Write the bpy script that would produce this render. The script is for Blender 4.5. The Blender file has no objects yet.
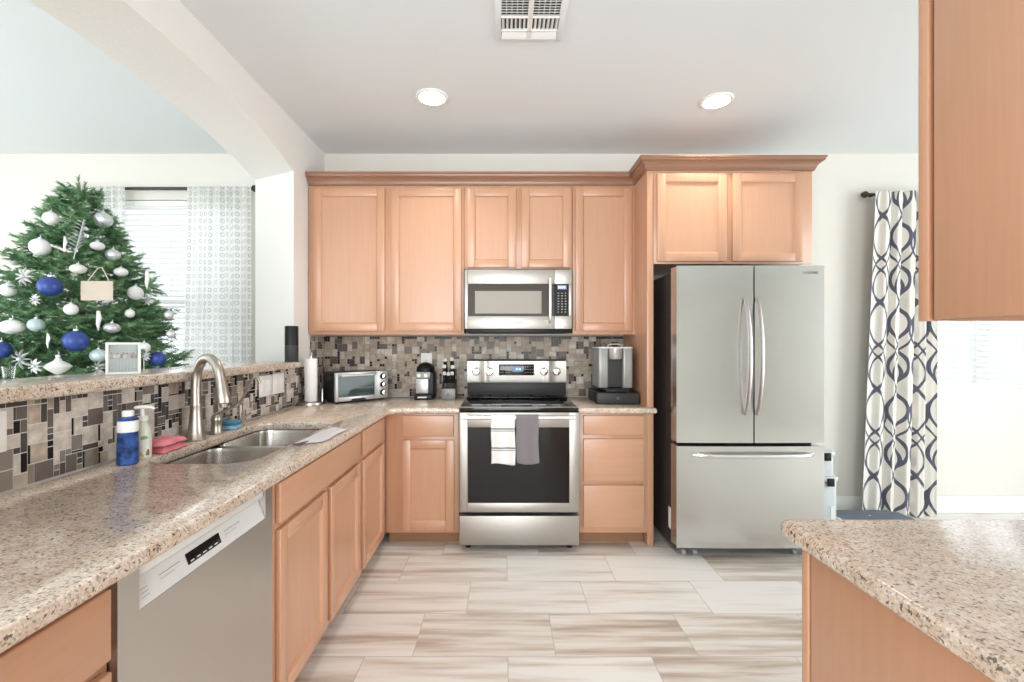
import bpy, bmesh, math, random
from math import pi, sin, cos, sqrt, radians, atan2
from mathutils import Vector, Matrix
from mathutils.geometry import tessellate_polygon

random.seed(7)
S = bpy.context.scene
COL = S.collection

# ------------------------------------------------------------------ camera, world, exposure
F, CX, CY, H = 457.0, 504.3, 343.0, 1.334
cd = bpy.data.cameras.new('camera')
cam = bpy.data.objects.new('camera', cd)
COL.objects.link(cam)
cam.location = (0, 0, H)
cam.rotation_euler = (pi / 2, 0, 0)
cd.sensor_fit = 'HORIZONTAL'
cd.sensor_width = 36.0
cd.lens = F * 36.0 / 1024
cd.shift_x = (512 - CX) / 1024
cd.shift_y = -(341 - CY) / 1024
cd.clip_start = 0.02
S.camera = cam
S.view_settings.view_transform = 'Standard'
S.view_settings.look = 'None'
S.view_settings.exposure = 0.27
S.view_settings.gamma = 1.0
S.view_settings.use_curve_mapping = False
S.cycles.max_bounces = 10
S.cycles.diffuse_bounces = 6
S.cycles.transparent_max_bounces = 24
S.cycles.caustics_reflective = False
S.cycles.caustics_refractive = False
S.cycles.sample_clamp_indirect = 6.0
S.cycles.use_denoising = True

W = bpy.data.worlds.new('world')
S.world = W
W.use_nodes = True
wb = W.node_tree.nodes['Background']
wb.inputs[0].default_value = (0.93, 0.97, 1.0, 1)
wb.inputs[1].default_value = 1.15


def area_light(name, loc, rot, sx, sy, power, color=(1, 1, 1), shape='RECTANGLE', spread=180):
    l = bpy.data.lights.new(name, 'AREA')
    l.shape = shape
    l.size = sx
    if shape == 'RECTANGLE':
        l.size_y = sy
    l.energy = power
    l.color = color
    l.spread = radians(spread)
    o = bpy.data.objects.new(name, l)
    o.location = loc
    o.rotation_euler = rot
    COL.objects.link(o)
    return o


# fill lights added at unseen rear and side openings, then daylight behind visible windows
DAY = (0.90, 0.96, 1.0)
area_light('rear_fill_light', (-1.0, -3.55, 1.4), (radians(88), 0, 0), 5.2, 2.4, 250, DAY)  # added fill from behind the camera
area_light('living_side_fill', (-5.1, 0.3, 1.45), (radians(120), 0, radians(-90)), 3.2, 2.1, 62, DAY)  # added fill, tilted up to brighten the living room ceiling
area_light('nook_side_fill', (5.1, 1.2, 1.4), (radians(90), 0, radians(90)), 2.0, 2.3, 80, DAY)  # added fill for the nook and the wall beside the fridge
area_light('living_window_daylight', (-2.62, 3.95, 1.65), (radians(-90), 0, 0), 1.3, 1.7, 24, DAY)
area_light('nook_window_daylight', (3.85, 3.95, 1.62), (radians(-90), 0, 0), 1.3, 1.4, 15, DAY)


def PX(x, d):
    return (x - CX) * d / F


def PZ(y, d):
    return H - (y - CY) * d / F


# ------------------------------------------------------------------ materials
def new_mat(name):
    m = bpy.data.materials.new(name)
    m.use_nodes = True
    nt = m.node_tree
    return m, nt, nt.nodes['Principled BSDF']


def N(nt, t, **kw):
    n = nt.nodes.new(t)
    for k, v in kw.items():
        setattr(n, k, v)
    return n


def plain(name, col, rough=0.5, metal=0.0, emit=None, estr=0.0, spec=0.5, coat=0.0, trans=0.0, alpha=1.0):
    m, nt, b = new_mat(name)
    b.inputs['Base Color'].default_value = (*col, 1)
    b.inputs['Roughness'].default_value = rough
    b.inputs['Metallic'].default_value = metal
    b.inputs['Specular IOR Level'].default_value = spec
    b.inputs['Coat Weight'].default_value = coat
    b.inputs['Transmission Weight'].default_value = trans
    b.inputs['Alpha'].default_value = alpha
    if emit:
        b.inputs['Emission Color'].default_value = (*emit, 1)
        b.inputs['Emission Strength'].default_value = estr
    return m


def ramp(nt, stops, interp='LINEAR'):
    r = N(nt, 'ShaderNodeValToRGB')
    cr = r.color_ramp
    cr.interpolation = interp
    while len(cr.elements) < len(stops):
        cr.elements.new(0.5)
    for e, (p, c) in zip(cr.elements, stops):
        e.position = p
        e.color = (*c, 1)
    return r


def math_n(nt, op, a, b=None, c=None):
    n = N(nt, 'ShaderNodeMath', operation=op)
    for i, v in enumerate((a, b, c)):
        if v is None:
            continue
        if isinstance(v, (int, float)):
            n.inputs[i].default_value = v
        else:
            nt.links.new(v, n.inputs[i])
    return n.outputs[0]


def wood_mat(name, scale, c0, c1, c2, rough=0.38):
    m, nt, b = new_mat(name)
    tc = N(nt, 'ShaderNodeTexCoord')
    mp = N(nt, 'ShaderNodeMapping')
    mp.inputs['Scale'].default_value = scale
    nt.links.new(tc.outputs['Object'], mp.inputs[0])
    n1 = N(nt, 'ShaderNodeTexNoise')
    n1.inputs['Scale'].default_value = 1.0
    n1.inputs['Detail'].default_value = 5
    n1.inputs['Distortion'].default_value = 0.6
    nt.links.new(mp.outputs[0], n1.inputs['Vector'])
    r = ramp(nt, [(0.3, c0), (0.5, c1), (0.72, c2)])
    nt.links.new(n1.outputs[0], r.inputs[0])
    nt.links.new(r.outputs[0], b.inputs['Base Color'])
    b.inputs['Roughness'].default_value = rough
    b.inputs['Coat Weight'].default_value = 0.5
    b.inputs['Coat Roughness'].default_value = 0.22
    bp = N(nt, 'ShaderNodeBump')
    bp.inputs['Strength'].default_value = 0.03
    nt.links.new(n1.outputs[0], bp.inputs['Height'])
    nt.links.new(bp.outputs[0], b.inputs['Normal'])
    return m


WC = ((0.545, 0.295, 0.178), (0.56, 0.306, 0.186), (0.575, 0.318, 0.194))
M_wood = wood_mat('maple_wood_upright_grain', (70, 70, 3.0), *WC)
M_woodh = wood_mat('maple_wood_level_grain', (3.0, 3.0, 70), *WC)
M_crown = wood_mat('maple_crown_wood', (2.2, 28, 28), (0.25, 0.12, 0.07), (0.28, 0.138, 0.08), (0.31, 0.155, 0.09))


def granite():
    m, nt, b = new_mat('beige_granite')
    tc = N(nt, 'ShaderNodeTexCoord')
    co = tc.outputs['Object']
    n1 = N(nt, 'ShaderNodeTexNoise')
    n1.inputs['Scale'].default_value = 26
    n1.inputs['Detail'].default_value = 4
    nt.links.new(co, n1.inputs['Vector'])
    r1 = ramp(nt, [(0.36, (0.52, 0.40, 0.30)), (0.52, (0.64, 0.53, 0.43)), (0.68, (0.76, 0.69, 0.61))])
    nt.links.new(n1.outputs[0], r1.inputs[0])
    v1 = N(nt, 'ShaderNodeTexVoronoi')
    v1.inputs['Scale'].default_value = 250
    nt.links.new(co, v1.inputs['Vector'])
    wn = N(nt, 'ShaderNodeSeparateColor')
    nt.links.new(v1.outputs['Color'], wn.inputs[0])
    r2 = ramp(nt, [(0.0, (0.07, 0.06, 0.055)), (0.06, (0.16, 0.13, 0.11)), (0.13, (0.42, 0.31, 0.23)), (0.27, (0.64, 0.51, 0.40)),
                   (0.65, (0.70, 0.59, 0.49)), (0.9, (0.84, 0.79, 0.73))], 'CONSTANT')
    nt.links.new(wn.outputs[0], r2.inputs[0])
    n3 = N(nt, 'ShaderNodeTexNoise')
    n3.inputs['Scale'].default_value = 115
    n3.inputs['Detail'].default_value = 3
    nt.links.new(co, n3.inputs['Vector'])
    r3 = ramp(nt, [(0.60, (0, 0, 0)), (0.66, (0.95, 0.95, 0.95))])
    nt.links.new(n3.outputs[0], r3.inputs[0])
    mx = N(nt, 'ShaderNodeMix', data_type='RGBA')
    mx.inputs[0].default_value = 0.5
    nt.links.new(r1.outputs[0], mx.inputs[6])
    nt.links.new(r2.outputs[0], mx.inputs[7])
    mx2 = N(nt, 'ShaderNodeMix', data_type='RGBA')
    nt.links.new(r3.outputs[0], mx2.inputs[0])
    nt.links.new(mx.outputs[2], mx2.inputs[6])
    mx2.inputs[7].default_value = (0.10, 0.082, 0.07, 1)
    nt.links.new(mx2.outputs[2], b.inputs['Base Color'])
    b.inputs['Roughness'].default_value = 0.17
    b.inputs['Specular IOR Level'].default_value = 0.95
    return m


M_granite = granite()


def steel(name, scale, col=(0.60, 0.58, 0.55), rough=0.27, bump=0.02):
    m, nt, b = new_mat(name)
    tc = N(nt, 'ShaderNodeTexCoord')
    mp = N(nt, 'ShaderNodeMapping')
    mp.inputs['Scale'].default_value = scale
    nt.links.new(tc.outputs['Object'], mp.inputs[0])
    n1 = N(nt, 'ShaderNodeTexNoise')
    n1.inputs['Scale'].default_value = 1
    n1.inputs['Detail'].default_value = 3
    nt.links.new(mp.outputs[0], n1.inputs['Vector'])
    mr = N(nt, 'ShaderNodeMapRange')
    mr.inputs[3].default_value = rough - 0.012
    mr.inputs[4].default_value = rough + 0.012
    nt.links.new(n1.outputs[0], mr.inputs[0])
    nt.links.new(mr.outputs[0], b.inputs['Roughness'])
    b.inputs['Base Color'].default_value = (*col, 1)
    b.inputs['Metallic'].default_value = 1.0
    bp = N(nt, 'ShaderNodeBump')
    bp.inputs['Strength'].default_value = bump
    bp.inputs['Distance'].default_value = 0.01
    nt.links.new(n1.outputs[0], bp.inputs['Height'])
    nt.links.new(bp.outputs[0], b.inputs['Normal'])
    return m


M_steel = steel('brushed_stainless_steel', (2, 2, 300), (0.455, 0.43, 0.395), 0.43, 0.004)
M_steelv = steel('brushed_stainless_fridge', (300, 300, 2), (0.60, 0.605, 0.595), 0.21, 0.0015)
M_steeldw = steel('brushed_stainless_dishwasher', (300, 300, 2), (0.60, 0.575, 0.54), 0.33, 0.006)
M_nickel = plain('brushed_nickel', (0.47, 0.43, 0.38), 0.33, 1.0)
M_sink = steel('sink_stainless', (60, 60, 60), (0.62, 0.60, 0.56), 0.24, 0.006)
M_chrome = plain('chrome', (0.78, 0.77, 0.76), 0.12, 1.0)
M_handle = plain('fridge_handle_metal', (0.42, 0.375, 0.37), 0.4, 1.0)
M_rangebar = plain('range_handle_metal', (0.82, 0.80, 0.76), 0.3, 0.7)
M_blackgl = plain('black_glass', (0.012, 0.011, 0.011), 0.05, 0, spec=0.6)
M_ovengl = plain('oven_window_glass', (0.012, 0.009, 0.008), 0.05, 0, spec=0.22)
M_mwglass = plain('microwave_window_mesh', (0.34, 0.305, 0.265), 0.3, 0, spec=0.2)
M_mwframe = plain('microwave_dark_frame', (0.06, 0.046, 0.037), 0.2, spec=.12)
M_black = plain('black_plastic', (0.012, 0.012, 0.013), 0.38, spec=0.25)
M_dgrey = plain('dark_grey_plastic', (0.042, 0.041, 0.041), 0.42, spec=0.25)
M_fridgeside = plain('fridge_side_paint', (0.055, 0.042, 0.038), 0.35)
M_greyp = plain('grey_plastic', (0.36, 0.36, 0.35), 0.4)
M_silver = plain('silver_plastic', (0.52, 0.51, 0.50), 0.33, 0.5)
M_white = plain('white_plastic', (0.82, 0.81, 0.79), 0.4)
M_offw = plain('off_white_plastic', (0.70, 0.72, 0.71), 0.38)
M_paper = plain('paper_white', (0.84, 0.83, 0.81), 0.9)
M_trimw = plain('white_trim_paint', (0.84, 0.84, 0.82), 0.45)
M_iron = plain('dark_bronze_rod', (0.06, 0.05, 0.045), 0.4, 0.6)
M_rubber = plain('black_rubber', (0.02, 0.02, 0.02), 0.8)
M_grille = plain('vent_dark_duct', (0.05, 0.05, 0.055), 0.8)
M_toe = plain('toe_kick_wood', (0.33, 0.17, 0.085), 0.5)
M_cavity = plain('fridge_gap_dark', (0.05, 0.035, 0.025), 0.7)
M_display = plain('blue_white_display', (0.1, 0.2, 0.4), 0.3, emit=(0.45, 0.65, 1.0), estr=1.3)
M_lens = plain('led_lens', (0.9, 0.9, 0.88), 0.5, emit=(1.0, 0.96, 0.9), estr=6.0)
M_marks = plain('grey_print', (0.22, 0.22, 0.23), 0.6)
M_lightmarks = plain('white_print', (0.75, 0.75, 0.75), 0.5)


def wall_mat(name, col, bump=0.05, sc=140):
    m, nt, b = new_mat(name)
    b.inputs['Base Color'].default_value = (*col, 1)
    b.inputs['Roughness'].default_value = 0.85
    tc = N(nt, 'ShaderNodeTexCoord')
    n1 = N(nt, 'ShaderNodeTexNoise')
    n1.inputs['Scale'].default_value = sc
    n1.inputs['Detail'].default_value = 3
    nt.links.new(tc.outputs['Object'], n1.inputs['Vector'])
    bp = N(nt, 'ShaderNodeBump')
    bp.inputs['Strength'].default_value = bump
    bp.inputs['Distance'].default_value = 0.01
    nt.links.new(n1.outputs[0], bp.inputs['Height'])
    nt.links.new(bp.outputs[0], b.inputs['Normal'])
    return m


M_wall = wall_mat('cream_wall_paint', (0.74, 0.718, 0.66))
M_ceil = wall_mat('white_ceiling_paint', (0.76, 0.80, 0.82))
M_arch = wall_mat('arch_paint', (0.80, 0.79, 0.76), 0.12, 60)


def floor_mat():
    m, nt, b = new_mat('wood_look_porcelain_tile')
    tc = N(nt, 'ShaderNodeTexCoord')
    sp = N(nt, 'ShaderNodeSeparateXYZ')
    nt.links.new(tc.outputs['Object'], sp.inputs[0])
    PITCH, LEN = 0.3087, 0.61
    v = math_n(nt, 'DIVIDE', math_n(nt, 'SUBTRACT', sp.outputs[1], 2.561), PITCH)
    row = math_n(nt, 'FLOOR', v)
    fv = math_n(nt, 'FRACT', v)
    u = math_n(nt, 'DIVIDE', math_n(nt, 'SUBTRACT', math_n(nt, 'SUBTRACT', sp.outputs[0], 0.016), math_n(nt, 'MULTIPLY', row, 0.2035)), LEN)
    colm = math_n(nt, 'FLOOR', u)
    fu = math_n(nt, 'FRACT', u)
    cb = N(nt, 'ShaderNodeCombineXYZ')
    nt.links.new(colm, cb.inputs[0])
    nt.links.new(row, cb.inputs[1])
    wn = N(nt, 'ShaderNodeTexWhiteNoise', noise_dimensions='2D')
    nt.links.new(cb.outputs[0], wn.inputs['Vector'])
    # streaks along the tile, shifted per tile
    cv = N(nt, 'ShaderNodeCombineXYZ')
    nt.links.new(math_n(nt, 'ADD', math_n(nt, 'MULTIPLY', sp.outputs[0], 1.3), math_n(nt, 'MULTIPLY', wn.outputs['Value'], 37)), cv.inputs[0])
    nt.links.new(math_n(nt, 'MULTIPLY', sp.outputs[1], 17), cv.inputs[1])
    nt.links.new(math_n(nt, 'MULTIPLY', wn.outputs['Value'], 91), cv.inputs[2])
    n1 = N(nt, 'ShaderNodeTexNoise')
    n1.inputs['Scale'].default_value = 1.0
    n1.inputs['Detail'].default_value = 5
    n1.inputs['Roughness'].default_value = 0.55
    nt.links.new(cv.outputs[0], n1.inputs['Vector'])
    t = math_n(nt, 'ADD', n1.outputs[0], math_n(nt, 'MULTIPLY', math_n(nt, 'SUBTRACT', wn.outputs['Value'], 0.42), 0.26))
    r = ramp(nt, [(0.27, (0.43, 0.34, 0.27)), (0.37, (0.57, 0.48, 0.41)), (0.46, (0.70, 0.64, 0.58)), (0.58, (0.80, 0.77, 0.73))])
    nt.links.new(t, r.inputs[0])
    eu = math_n(nt, 'MULTIPLY', math_n(nt, 'MINIMUM', fu, math_n(nt, 'SUBTRACT', 1.0, fu)), LEN)
    ev = math_n(nt, 'MULTIPLY', math_n(nt, 'MINIMUM', fv, math_n(nt, 'SUBTRACT', 1.0, fv)), PITCH)
    g = math_n(nt, 'LESS_THAN', math_n(nt, 'MINIMUM', eu, ev), 0.0016)
    mx = N(nt, 'ShaderNodeMix', data_type='RGBA')
    nt.links.new(g, mx.inputs[0])
    nt.links.new(r.outputs[0], mx.inputs[6])
    mx.inputs[7].default_value = (0.47, 0.43, 0.39, 1)
    nt.links.new(mx.outputs[2], b.inputs['Base Color'])
    b.inputs['Roughness'].default_value = 0.36
    return m


M_floor = floor_mat()


def tile_mat(name, col, rough, var=0.25):
    m, nt, b = new_mat(name)
    tc = N(nt, 'ShaderNodeTexCoord')
    n1 = N(nt, 'ShaderNodeTexNoise')
    n1.inputs['Scale'].default_value = 30
    n1.inputs['Detail'].default_value = 4
    nt.links.new(tc.outputs['Object'], n1.inputs['Vector'])
    r = ramp(nt, [(0.3, tuple(c * (1 - var) for c in col)), (0.7, tuple(min(1, c * (1 + var)) for c in col))])
    nt.links.new(n1.outputs[0], r.inputs[0])
    nt.links.new(r.outputs[0], b.inputs['Base Color'])
    b.inputs['Roughness'].default_value = rough
    b.inputs['Specular IOR Level'].default_value = 0.16
    return m


TM = [tile_mat('tile_pale_stone', (0.54, 0.485, 0.43), 0.45), tile_mat('tile_taupe_stone', (0.41, 0.34, 0.27), 0.45),
      tile_mat('tile_grey_glass', (0.215, 0.185, 0.155), 0.3, 0.1), tile_mat('tile_brown_glass', (0.14, 0.115, 0.10), 0.22, 0.1),
      tile_mat('tile_dark_glass', (0.075, 0.064, 0.06), 0.22, 0.1), tile_mat('tile_black', (0.018, 0.016, 0.016), 0.15, 0.1)]
M_grout = plain('tile_grout', (0.68, 0.65, 0.61), 0.9)


def lattice_mat():
    m, nt, b = new_mat('cream_navy_ogee_fabric')
    uv = N(nt, 'ShaderNodeUVMap')
    sp = N(nt, 'ShaderNodeSeparateXYZ')
    nt.links.new(uv.outputs[0], sp.inputs[0])
    P, A, K = 0.30, 0.125, 2 * pi / 0.66
    u0, v0 = sp.outputs[0], sp.outputs[1]
    masks = []
    for ph, off, w in ((0, 0, 0.0155), (pi, 0, 0.0155), (0.5, 0.045, 0.012), (pi + 0.5, -0.045, 0.012)):
        s = math_n(nt, 'MULTIPLY', math_n(nt, 'SINE', math_n(nt, 'ADD', math_n(nt, 'MULTIPLY', v0, K), ph)), A)
        q = math_n(nt, 'FRACT', math_n(nt, 'DIVIDE', math_n(nt, 'ADD', math_n(nt, 'ADD', u0, s), off + 10 * P), P))
        dist = math_n(nt, 'MULTIPLY', math_n(nt, 'ABSOLUTE', math_n(nt, 'SUBTRACT', q, 0.5)), P)
        masks.append(math_n(nt, 'LESS_THAN', dist, w))
    mk = masks[0]
    for x in masks[1:]:
        mk = math_n(nt, 'MAXIMUM', mk, x)
    mx = N(nt, 'ShaderNodeMix', data_type='RGBA')
    nt.links.new(mk, mx.inputs[0])
    mx.inputs[6].default_value = (0.76, 0.73, 0.67, 1)
    mx.inputs[7].default_value = (0.105, 0.11, 0.15, 1)
    nt.links.new(mx.outputs[2], b.inputs['Base Color'])
    b.inputs['Roughness'].default_value = 0.9
    return m


M_lattice = lattice_mat()


def sheer_mat():
    m, nt, b = new_mat('white_dotted_sheer')
    nt.nodes.remove(b)
    out = nt.nodes['Material Output']
    uv = N(nt, 'ShaderNodeUVMap')
    v = N(nt, 'ShaderNodeTexVoronoi', feature='F1')
    v.inputs['Scale'].default_value = 19
    v.inputs['Randomness'].default_value = 0.12
    nt.links.new(uv.outputs[0], v.inputs['Vector'])
    d = v.outputs['Distance']
    ring = math_n(nt, 'LESS_THAN', math_n(nt, 'ABSOLUTE', math_n(nt, 'SUBTRACT', d, 0.27)), 0.075)
    dot = math_n(nt, 'LESS_THAN', d, 0.09)
    mk = math_n(nt, 'MAXIMUM', ring, dot)
    mx = N(nt, 'ShaderNodeMix', data_type='RGBA')
    nt.links.new(mk, mx.inputs[0])
    mx.inputs[6].default_value = (0.9, 0.9, 0.88, 1)
    mx.inputs[7].default_value = (0.62, 0.63, 0.62, 1)
    df = N(nt, 'ShaderNodeBsdfDiffuse')
    tl = N(nt, 'ShaderNodeBsdfTranslucent')
    tp = N(nt, 'ShaderNodeBsdfTransparent')
    nt.links.new(mx.outputs[2], df.inputs[0])
    nt.links.new(mx.outputs[2], tl.inputs[0])
    m1 = N(nt, 'ShaderNodeMixShader')
    m1.inputs[0].default_value = 0.45
    nt.links.new(df.outputs[0], m1.inputs[1])
    nt.links.new(tl.outputs[0], m1.inputs[2])
    m2 = N(nt, 'ShaderNodeMixShader')
    m2.inputs[0].default_value = 0.12
    nt.links.new(m1.outputs[0], m2.inputs[1])
    nt.links.new(tp.outputs[0], m2.inputs[2])
    nt.links.new(m2.outputs[0], out.inputs[0])
    return m


M_sheer = sheer_mat()


def blind_mat():
    m, nt, b = new_mat('white_blind_slat')
    nt.nodes.remove(b)
    out = nt.nodes['Material Output']
    df = N(nt, 'ShaderNodeBsdfDiffuse')
    tl = N(nt, 'ShaderNodeBsdfTranslucent')
    df.inputs[0].default_value = (0.86, 0.87, 0.86, 1)
    tl.inputs[0].default_value = (0.86, 0.88, 0.88, 1)
    m1 = N(nt, 'ShaderNodeMixShader')
    m1.inputs[0].default_value = 0.35
    nt.links.new(df.outputs[0], m1.inputs[1])
    nt.links.new(tl.outputs[0], m1.inputs[2])
    nt.links.new(m1.outputs[0], out.inputs[0])
    return m


M_blind = blind_mat()


def glass_mat(name, tint=(1, 1, 1), refl=0.08, rough=0.02, fk=0.5):
    m, nt, b = new_mat(name)
    nt.nodes.remove(b)
    out = nt.nodes['Material Output']
    tp = N(nt, 'ShaderNodeBsdfTransparent')
    tp.inputs[0].default_value = (*tint, 1)
    gl = N(nt, 'ShaderNodeBsdfGlossy')
    gl.inputs['Roughness'].default_value = rough
    fr = N(nt, 'ShaderNodeLayerWeight')
    fr.inputs[0].default_value = 0.35
    k = math_n(nt, 'ADD', math_n(nt, 'MULTIPLY', fr.outputs['Fresnel'], fk), refl)
    mx = N(nt, 'ShaderNodeMixShader')
    nt.links.new(k, mx.inputs[0])
    nt.links.new(tp.outputs[0], mx.inputs[1])
    nt.links.new(gl.outputs[0], mx.inputs[2])
    nt.links.new(mx.outputs[0], out.inputs[0])
    return m


M_pane = glass_mat('window_pane_glass')
M_clear = glass_mat('clear_acrylic', (0.93, 0.95, 0.95), 0.03)
M_ovendoorgl = glass_mat('toaster_window_glass', (0.62, 0.68, 0.66), 0.02, 0.08, 0.12)


def fabric(name, col, bump=0.25, sc=500):
    m, nt, b = new_mat(name)
    b.inputs['Base Color'].default_value = (*col, 1)
    b.inputs['Roughness'].default_value = 0.95
    b.inputs['Sheen Weight'].default_value = 0.15
    tc = N(nt, 'ShaderNodeTexCoord')
    n1 = N(nt, 'ShaderNodeTexNoise')
    n1.inputs['Scale'].default_value = sc
    nt.links.new(tc.outputs['Object'], n1.inputs['Vector'])
    bp = N(nt, 'ShaderNodeBump')
    bp.inputs['Strength'].default_value = bump
    bp.inputs['Distance'].default_value = 0.004
    nt.links.new(n1.outputs[0], bp.inputs['Height'])
    nt.links.new(bp.outputs[0], b.inputs['Normal'])
    return m


def striped_fabric(name, col, stripe, bands):
    """bands: (v0, v1) ranges of the second UV coordinate that are dyed in the stripe colour"""
    m = fabric(name, col)
    nt = m.node_tree
    b = nt.nodes['Principled BSDF']
    uv = N(nt, 'ShaderNodeUVMap')
    sp = N(nt, 'ShaderNodeSeparateXYZ')
    nt.links.new(uv.outputs[0], sp.inputs[0])
    mk = None
    for a, c in bands:
        q = math_n(nt, 'MULTIPLY', math_n(nt, 'GREATER_THAN', sp.outputs[1], a), math_n(nt, 'LESS_THAN', sp.outputs[1], c))
        mk = q if mk is None else math_n(nt, 'MAXIMUM', mk, q)
    mx = N(nt, 'ShaderNodeMix', data_type='RGBA')
    nt.links.new(mk, mx.inputs[0])
    mx.inputs[6].default_value = (*col, 1)
    mx.inputs[7].default_value = (*stripe, 1)
    nt.links.new(mx.outputs[2], b.inputs['Base Color'])
    return m


M_greytowel = fabric('grey_terry', (0.20, 0.18, 0.19))
M_lilac = fabric('pale_grey_cotton', (0.62, 0.58, 0.60))
M_pink = fabric('pink_microfibre', (0.78, 0.24, 0.27))
M_bluesp = fabric('blue_sponge_foam', (0.05, 0.22, 0.36), 0.5, 220)


# ------------------------------------------------------------------ mesh builder
ORG = {}


class MB:
    def __init__(s, M=None):
        s.bm = bmesh.new()
        s.M = M or Matrix.Identity(4)
        s.uv = None

    def _xf(s, vs):
        for v in vs:
            v.co = s.M @ v.co

    def box(s, x0, x1, y0, y1, z0, z1, bev=0.0, seg=2, mi=0):
        r = bmesh.ops.create_cube(s.bm, size=1.0)
        vs = r['verts']
        for v in vs:
            v.co = Vector(((x0 + x1) / 2 + v.co.x * (x1 - x0), (y0 + y1) / 2 + v.co.y * (y1 - y0), (z0 + z1) / 2 + v.co.z * (z1 - z0)))
        s._xf(vs)
        fs = set(f for v in vs for f in v.link_faces)
        for f in fs:
            f.material_index = mi
        if bev > 0:
            bev = min(bev, 0.45 * min(abs(x1 - x0), abs(y1 - y0), abs(z1 - z0)))
            es = list(set(e for v in vs for e in v.link_edges))
            rr = bmesh.ops.bevel(s.bm, geom=es, offset=bev, segments=seg, profile=0.5, affect='EDGES')
            for f in rr['faces']:
                f.material_index = mi
        return s

    def ring_loft(s, rings, closed=True, cap=True, mi=0, wrap=False):
        vr = [[s.bm.verts.new(s.M @ Vector(p)) for p in r] for r in rings]
        n = len(vr[0])
        pairs = list(zip(vr, vr[1:])) + ([(vr[-1], vr[0])] if wrap else [])
        for a, b in pairs:
            for i in range(n if closed else n - 1):
                j = (i + 1) % n
                try:
                    f = s.bm.faces.new((a[i], a[j], b[j], b[i]))
                    f.material_index = mi
                except ValueError:
                    pass
        if cap and not wrap:
            for r, rev in ((vr[0], True), (vr[-1], False)):
                try:
                    f = s.bm.faces.new(list(reversed(r)) if rev else r)
                    f.material_index = mi
                except ValueError:
                    pass
        return s

    def lathe(s, prof, c=(0, 0, 0), seg=24, axis='Z', cap=True, mi=0):
        rings = []
        for r, z in prof:
            ring = []
            for i in range(seg):
                a = 2 * pi * i / seg
                p = (r * cos(a), r * sin(a), z)
                if axis == 'Y':
                    p = (p[0], -p[2], p[1])
                elif axis == 'X':
                    p = (p[2], p[0], p[1])
                ring.append((c[0] + p[0], c[1] + p[1], c[2] + p[2]))
            rings.append(ring)
        return s.ring_loft(rings, cap=cap, mi=mi)

    def tube(s, pts, rad, seg=12, cap=True, mi=0, sq=1.0):
        pts = [Vector(p) for p in pts]
        n = len(pts)
        rad = rad if isinstance(rad, (list, tuple)) else [rad] * n
        tans = []
        for i in range(n):
            t = pts[min(i + 1, n - 1)] - pts[max(i - 1, 0)]
            tans.append(t.normalized())
        up = Vector((0, 0, 1)) if abs(tans[0].z) < 0.9 else Vector((1, 0, 0))
        u = tans[0].cross(up).normalized()
        rings = []
        for i in range(n):
            t = tans[i]
            u = (u - t * u.dot(t)).normalized()
            w = t.cross(u)
            rings.append([pts[i] + (u * cos(2 * pi * k / seg) + w * sin(2 * pi * k / seg) * sq) * rad[i] for k in range(seg)])
        return s.ring_loft(rings, cap=cap, mi=mi)

    def prism(s, poly, z0, z1, axis='Z', bev=0.0, mi=0):
        """poly in the plane normal to axis: Z:(x,y)  Y:(x,z)  X:(y,z)"""
        def p3(p, h):
            return {'Z': (p[0], p[1], h), 'Y': (p[0], h, p[1]), 'X': (h, p[0], p[1])}[axis]
        before = set(s.bm.faces)
        s.ring_loft([[p3(p, z0) for p in poly], [p3(p, z1) for p in poly]], mi=mi)
        if bev > 0:
            es = set(e for f in s.bm.faces if f not in before for e in f.edges)
            rr = bmesh.ops.bevel(s.bm, geom=list(es), offset=bev, segments=2, profile=0.5, affect='EDGES')
            for f in rr['faces']:
                f.material_index = mi
        return s

    def sphere(s, c, r, seg=20, sz=1.0, mi=0):
        n = seg // 2
        prof = [(max(1e-4, r * sin(pi * i / n)), -r * cos(pi * i / n) * sz) for i in range(n + 1)]
        return s.lathe(prof, c, seg, mi=mi)

    def quad(s, a, b, c, d, mi=0):
        f = s.bm.faces.new([s.bm.verts.new(s.M @ Vector(p)) for p in (a, b, c, d)])
        f.material_index = mi
        return s

    def grid(s, fn, nu, nv, uvfn=None, mi=0):
        """fn(i/nu, j/nv) -> point; uvfn the same -> (u, v)"""
        vs = [[s.bm.verts.new(s.M @ Vector(fn(i / nu, j / nv))) for j in range(nv + 1)] for i in range(nu + 1)]
        lay = s.bm.loops.layers.uv.verify() if uvfn else None
        for i in range(nu):
            for j in range(nv):
                idx = ((i, j), (i + 1, j), (i + 1, j + 1), (i, j + 1))
                f = s.bm.faces.new([vs[a][b] for a, b in idx])
                f.material_index = mi
                if lay:
                    for l, (a, b) in zip(f.loops, idx):
                        l[lay].uv = uvfn(a / nu, b / nv)
        return s

    def build(s, name, mat, parent=None, smooth=True, solid=0.0, recalc=True, angle=35):
        if recalc:
            bmesh.ops.recalc_face_normals(s.bm, faces=s.bm.faces)
        me = bpy.data.meshes.new(name)
        org = ORG.get(parent.name, Vector((0, 0, 0))) if parent else Vector((0, 0, 0))
        if org.length:
            for v in s.bm.verts:
                v.co -= org
        s.bm.to_mesh(me)
        s.bm.free()
        for mm in (mat if isinstance(mat, (list, tuple)) else [mat]):
            me.materials.append(mm)
        if smooth:
            me.shade_smooth()
            me.set_sharp_from_angle(angle=radians(angle))
        o = bpy.data.objects.new(name, me)
        COL.objects.link(o)
        if parent:
            o.parent = parent
            ORG[o.name] = org
        if solid:
            md = o.modifiers.new('thickness', 'SOLIDIFY')
            md.thickness = solid
            md.offset = 0
        return o


def tag(o, label, cat, group=None, kind=None):
    if label:
        o['label'] = label
    if cat:
        o['category'] = cat
    if group:
        o['group'] = group
    if kind:
        o['kind'] = kind
    return o


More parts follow.
